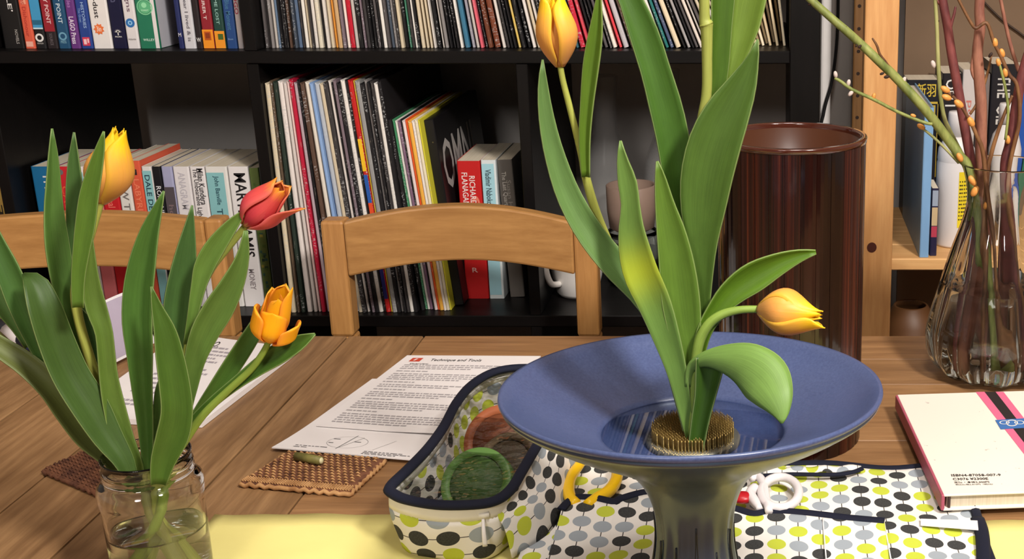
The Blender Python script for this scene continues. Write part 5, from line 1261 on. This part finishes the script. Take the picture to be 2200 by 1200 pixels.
# flat part on the table
xl_ = T(1120, 1195).x
def flat(u, v):
    xr_ = T(2098, 1165).x+.006; x = xl_+(xr_-xl_)*u; yb = 1.128-.010*u-(.09*max(0, (u-.93)/.07)**2.2 if u > .93 else 0); y = .905+(yb-.905)*v
    z = TZ+.0042+.0012*math.sin(x*60+y*20)+.001*math.sin(y*75-x*31)+.003*max(0, v-.86)*6*(.5+.5*math.sin(x*47)); return Vector((x, y, z))
cloth_grid('ground_cloth', flat, 60, 24, lambda u, v, p: (p.x*.995+.055*p.y*0+5, p.y*1.02+5))
MB().tube([flat(u/40, 1) for u in range(41)]+[flat(1, 1-k/10) for k in range(1, 11)], .0046, 8, 0, flat=.5, up=(0, 0, 1)).obj('navy_binding', M_navy, pc, True)
MB().tube([flat(u/40, 0) for u in range(41)], .0046, 8, 0, flat=.5, up=(0, 0, 1)).obj('navy_binding', M_navy, pc, True)
MB().tube([T(2100, 1112, TZ+.006), T(2108, 1135, TZ+.006), T(2112, 1165, TZ+.006), T(2113, 1210, TZ+.006), T(2110, 1260, TZ+.006)], .0062, 8, 14, flat=.35, up=(0, 0, 1)).obj('navy_binding', M_navy, pc, True)
def pocket(top, nm, zoff, xs=None):
    tp = [Vector(x) for x in catmull([tuple(T(a, b, TZ+zoff)) for a, b in top], 33)]
    def fn(u, v):
        p = tp[int(u*32+.5)].copy(); y1 = .905; q = Vector((p.x, p.y*(1-v)+y1*v, p.z))
        q.z = TZ+.0095+(zoff-.0095)*(1-v)**2+.0012*math.sin(q.x*70+v*3)*(.4+v); return q
    cloth_grid(nm, fn, 32, 16, lambda u, v, p: (p.x+8.011, p.y+8))
    MB().tube([fn(i/32, 0)+Vector((0, 0, .0006)) for i in range(33)], .0042, 8, 0, flat=.45, up=(0, -.4, 1)).obj('navy_binding', M_navy, pc, True)
    return fn
pocket([(1206, 1094), (1222, 1078), (1242, 1070), (1280, 1072), (1318, 1079), (1332, 1072), (1386, 1057), (1440, 1060)], 'pocket', .017)
fp = pocket([(1520, 1090), (1575, 1092), (1620, 1104), (1660, 1099), (1770, 1107), (1900, 1121)], 'pocket', .013)
for pxs in (1768, 1899):
    a = T(pxs, 1112, TZ+.0148); MB().tube([a, Vector((a.x, .99, TZ+.0125)), Vector((a.x, .91, TZ+.0122))], .0006, 5).obj('stitching', M_white, pc, True)
q = [T(1978, 1114, TZ+.0082), T(2100, 1118, TZ+.0082), T(2102, 1138, TZ+.0082), T(1978, 1128, TZ+.0082)]
o = mesh('velcro_strip', q, [(3, 2, 1, 0)], cmat((226, 222, 222), .95), pc); solidify(o, .0006)
fe = [T(1640, 1004, TZ+.011), T(1850, 999, TZ+.011), T(1850, 1010, TZ+.009), T(1640, 1019, TZ+.009)]
cloth_grid('folded_edge', lambda u, v: bil(fe, u, v)+Vector((0, 0, .001*math.sin(u*23))), 24, 3, lambda u, v, p: (p.x*1.3+3, p.y+3.004))
MB().tube([T(1640, 1021, TZ+.010), T(1700, 1018, TZ+.010), T(1790, 1019, TZ+.010), T(1830, 1014, TZ+.010), T(1852, 1006, TZ+.010)], .0028, 8, 20, flat=.6).obj('navy_binding', M_navy, pc, True)
# tape rolls seen through the vinyl
def roll(c, R0, wd, tilt, yaw, col, label):
    M = Matrix.Rotation(R(yaw), 4, 'Z') @ Matrix.Rotation(R(tilt), 4, 'X')
    t = thing('tape_roll', label, 'tape roll', c, group='tape rolls in the vinyl pouch')
    MB().lathe([(R0*.76, -wd), (R0*.98, -wd), (R0, -wd*.9), (R0, wd*.9), (R0*.98, wd), (R0*.76, wd), (R0*.76, -wd)], c, 48, M).obj('tape', cmat(col, .5), t, True)
    MB().lathe([(0, -wd*.7), (R0*.755, -wd*.7), (R0*.755, wd*.85), (0, wd*.85)], c, 40, M).obj('core', cmat(tuple(int(x*.72) for x in col), .6), t, True)
roll(T(1028, 1040, TZ+.026), .033, .007, 48, -12, (98, 138, 66), 'green tape roll, nearest in the vinyl pouch')
roll(T(1095, 1000, TZ+.024), .031, .0065, 52, -18, (116, 96, 72), 'grey brown tape roll behind the green one in the pouch')
roll(T(1078, 950, TZ+.030), .036, .0065, 55, -10, (166, 92, 56), 'terracotta tape roll farthest back in the pouch')
# scissors
M_ys = newmat('yellow_plastic', .35, .5, lin((246, 196, 20)))[0]; M_ws = newmat('white_plastic', .35, .5, lin((230, 222, 222)))[0]
zs_ = TZ+.016
t = thing('scissors', 'yellow handled snips tucked in the left pocket of the roll', 'scissors', T(1260, 1075, TZ+.008))
MB().tube([T(1238, 1082, zs_), T(1226, 1070, zs_), T(1221, 1048, zs_), T(1228, 1022, zs_), T(1249, 992, zs_), T(1256, 978, zs_)], [.005, .0056, .0056, .0052, .0044, .0022], 10, 24).obj('handle', M_ys, t, True)
MB().tube([T(1262, 1084, zs_), T(1282, 1070, zs_), T(1308, 1054, zs_), T(1324, 1030, zs_), T(1326, 1000, zs_), T(1320, 985, zs_)], [.005, .0056, .0058, .0056, .0048, .0022], 10, 24).obj('handle', M_ys, t, True)
MB().box((T(1248, 1110, zs_).x-.006, .94, TZ+.0075), (T(1248, 1110, zs_).x+.006, T(1248, 1082, zs_).y, TZ+.0088)).obj('blade', newmat('steel', .25, .5, (.6, .6, .62), Metallic=1.0)[0], t)
t = thing('scissors', 'white handled scissors with a big ring right of the bowl stem', 'scissors', T(1660, 1090, TZ+.008))
ring = [T(1676+40*math.cos(a), 1057+33*math.sin(a), zs_) for a in [i*math.pi/12 for i in range(24)]]
MB().tube(ring, .0042, 10, 0, True).obj('handle_ring', M_ws, t, True)
MB().tube([T(1612, 1028, zs_), T(1630, 1024, zs_), T(1640, 1042, zs_), T(1645, 1065, zs_), T(1652, 1098, zs_)], [.0036, .0042, .0042, .004, .0036], 10, 18).obj('handle_bar', M_ws, t, True)
MB().tube([T(1622, 1046, zs_), T(1612, 1060, zs_), T(1622, 1078, zs_), T(1632, 1092, zs_)], [.0044, .005, .0046, .003], 10, 14).obj('handle_bar', M_ws, t, True)
v_, f_ = ellipsoid(T(1595, 1068, zs_), .0105, .0085, .005, None, 16, 8); o = mesh('red_grip', v_, f_, cmat((176, 26, 34), .35), t, True)

# ================================================================ white book at the right
zb = TZ+.0240
TLc, BLc = T(1928, 846, zb), T(2028, 1061, zb); ex = (BLc-TLc); hB_ = ex.length; ey = ex.normalized(); exr = Vector((-ey.y, ey.x, 0)); 
if exr.x < 0: exr = -exr
wB = .172
bk = thing('book', 'white cloth hardback with pink and black stripes lying at the right', 'book', Vector((TLc.x, TLc.y, TZ+.0006)))
def bp(a, b_, z): p = TLc+exr*a+ey*b_; return Vector((p.x, p.y, TZ+.0066+z))
def slab(a0, a1, b0_, b1, z0, z1, nm, m_, bv=.0008):
    v_ = [bp(a0, b0_, z0), bp(a1, b0_, z0), bp(a1, b1, z0), bp(a0, b1, z0), bp(a0, b0_, z1), bp(a1, b0_, z1), bp(a1, b1, z1), bp(a0, b1, z1)]
    o = mesh(nm, v_, [(0, 1, 2, 3), (7, 6, 5, 4), (0, 4, 5, 1), (1, 5, 6, 2), (2, 6, 7, 3), (3, 7, 4, 0)], m_, bk); 
    if bv: bevel(o, bv)
    return o
m, b, nt = newmat('cream_card', .5, .35)
n1 = nt.noise(nt.coord('Object'), 120, 3, .7); sx = nt.noise(nt.coord('Object'), 9, 2)
nt.l.new(nt.mix(nt.m('GREATER_THAN', n1, .70), nt.mix(sx, lin((238, 228, 214)), lin((232, 220, 206))), lin((196, 184, 174))), b.inputs['Base Color'])
M_card = m
fb = slab(0, wB, 0, hB_, .0146, .0169, 'front_board', M_card); slab(0, wB, 0, hB_, .0006, .0030, 'rear_board', M_card)
slab(.004, wB-.004, .004, hB_-.004, .0029, .0147, 'pages', M_pages, 0)
slab(-.0022, .0012, 0, hB_, .0010, .0165, 'spine', cmat((176, 86, 104), .5), .001)
slab(.0045, .0065, hB_-.0042, hB_-.001, .003, .0146, 'headband', cmat((70, 50, 46), .6), 0)
def onbook(px_, py_): return T(px_, py_, TZ+.0238)
def stripe(x0, x1, col, y0=841, y1=1062, sl=.735, nm='printed_stripe'):
    q = [onbook(x0, y0), onbook(x1, y0), onbook(x1+sl*(y1-y0)*1.06, y1), onbook(x0+sl*(y1-y0)*1.06, y1)]
    far = [];
    for p in q:
        d = p-TLc; a, b_ = d.dot(exr), d.dot(ey); far.append((a, b_))
    # clip to the cover's right edge and front edge
    def clip(poly, k, lim):
        out = []
        for i in range(len(poly)):
            p, n_ = poly[i], poly[(i+1) % len(poly)]; i1, i2 = p[k] <= lim, n_[k] <= lim
            if i1: out.append(p)
            if i1 != i2:
                s = (lim-p[k])/(n_[k]-p[k]); out.append((p[0]+(n_[0]-p[0])*s, p[1]+(n_[1]-p[1])*s))
        return out
    poly = clip(clip(far, 0, wB), 1, hB_); poly = [(max(a, 0), max(b_, .0002)) for a, b_ in poly]
    pts = [bp(a, b_, .0172) for a, b_ in poly]
    o = mesh(nm, pts, [tuple(range(len(pts)-1, -1, -1))], cmat(col, .5), fb); return o
stripe(2096, 2115, (226, 108, 142)); stripe(2115, 2139, (44, 36, 36)); stripe(2139, 2156, (226, 108, 142))
q = [onbook(2138, 902), onbook(2208, 898), onbook(2222, 918), onbook(2150, 922)]
for p in q: p.z += .0003
mesh('blue_badge', q, [(3, 2, 1, 0)], cmat((64, 112, 176)), fb)
def ringon(cx, cy, rx, ry):
    v_ = []
    for i in range(28):
        a = i*math.pi/14
        for k in (1, .78): p = onbook(cx+rx*k*math.cos(a), cy+ry*k*math.sin(a)); p.z += .0006; v_.append(p)
    mesh('badge_ring', v_, [(2*i, 2*i+1, (2*i+3) % 56, (2*i+2) % 56) for i in range(28)], M_white, fb)
ringon(2174, 909, 13, 7); ringon(2158, 908, 11, 4); ringon(2190, 908, 11, 4)
for body, x0, x1, y0, y1 in (('ISBN4-87058-007-9', 2043, 2149, 1018, 1023), ('C3076 ¥2300E', 2046, 2122, 1026, 1031), ('定価・本体2,300円', 2049, 2124, 1033.5, 1038), ('税込価格2,415円（税5%）', 2052, 2132, 1039, 1042)):
    qq = [onbook(x0, y0), onbook(x1, y0-1), onbook(x1+2, y1-1), onbook(x0+2, y1)]
    for p in qq: p.z += .0002
    quad_text(body, qq, M_inkd, fb)

# small striped cloth at the left edge behind the leaves
p0 = T(-30, 700, TZ+.012)
t = thing('rolled_cloth', 'rolled navy black and white striped cloth at the left table edge', 'cloth', Vector((p0.x, p0.y, TZ)))
pts = [T(-60, 690, TZ+.014), T(0, 705, TZ+.014), T(50, 728, TZ+.012), T(85, 748, TZ+.010), T(100, 756, TZ+.009)]
pp = catmull([tuple(p) for p in pts], 13)
for k in range(6):
    MB().tube([pp[2*k], pp[2*k+1], pp[2*k+2]], [.013-.0012*k, .0128-.0012*k, .0122-.0012*k], 14).obj('stripe', cmat([(222, 216, 218), (24, 24, 30), (216, 208, 206), (30, 38, 72), (28, 26, 30), (214, 200, 190)][k], .8), t, True)
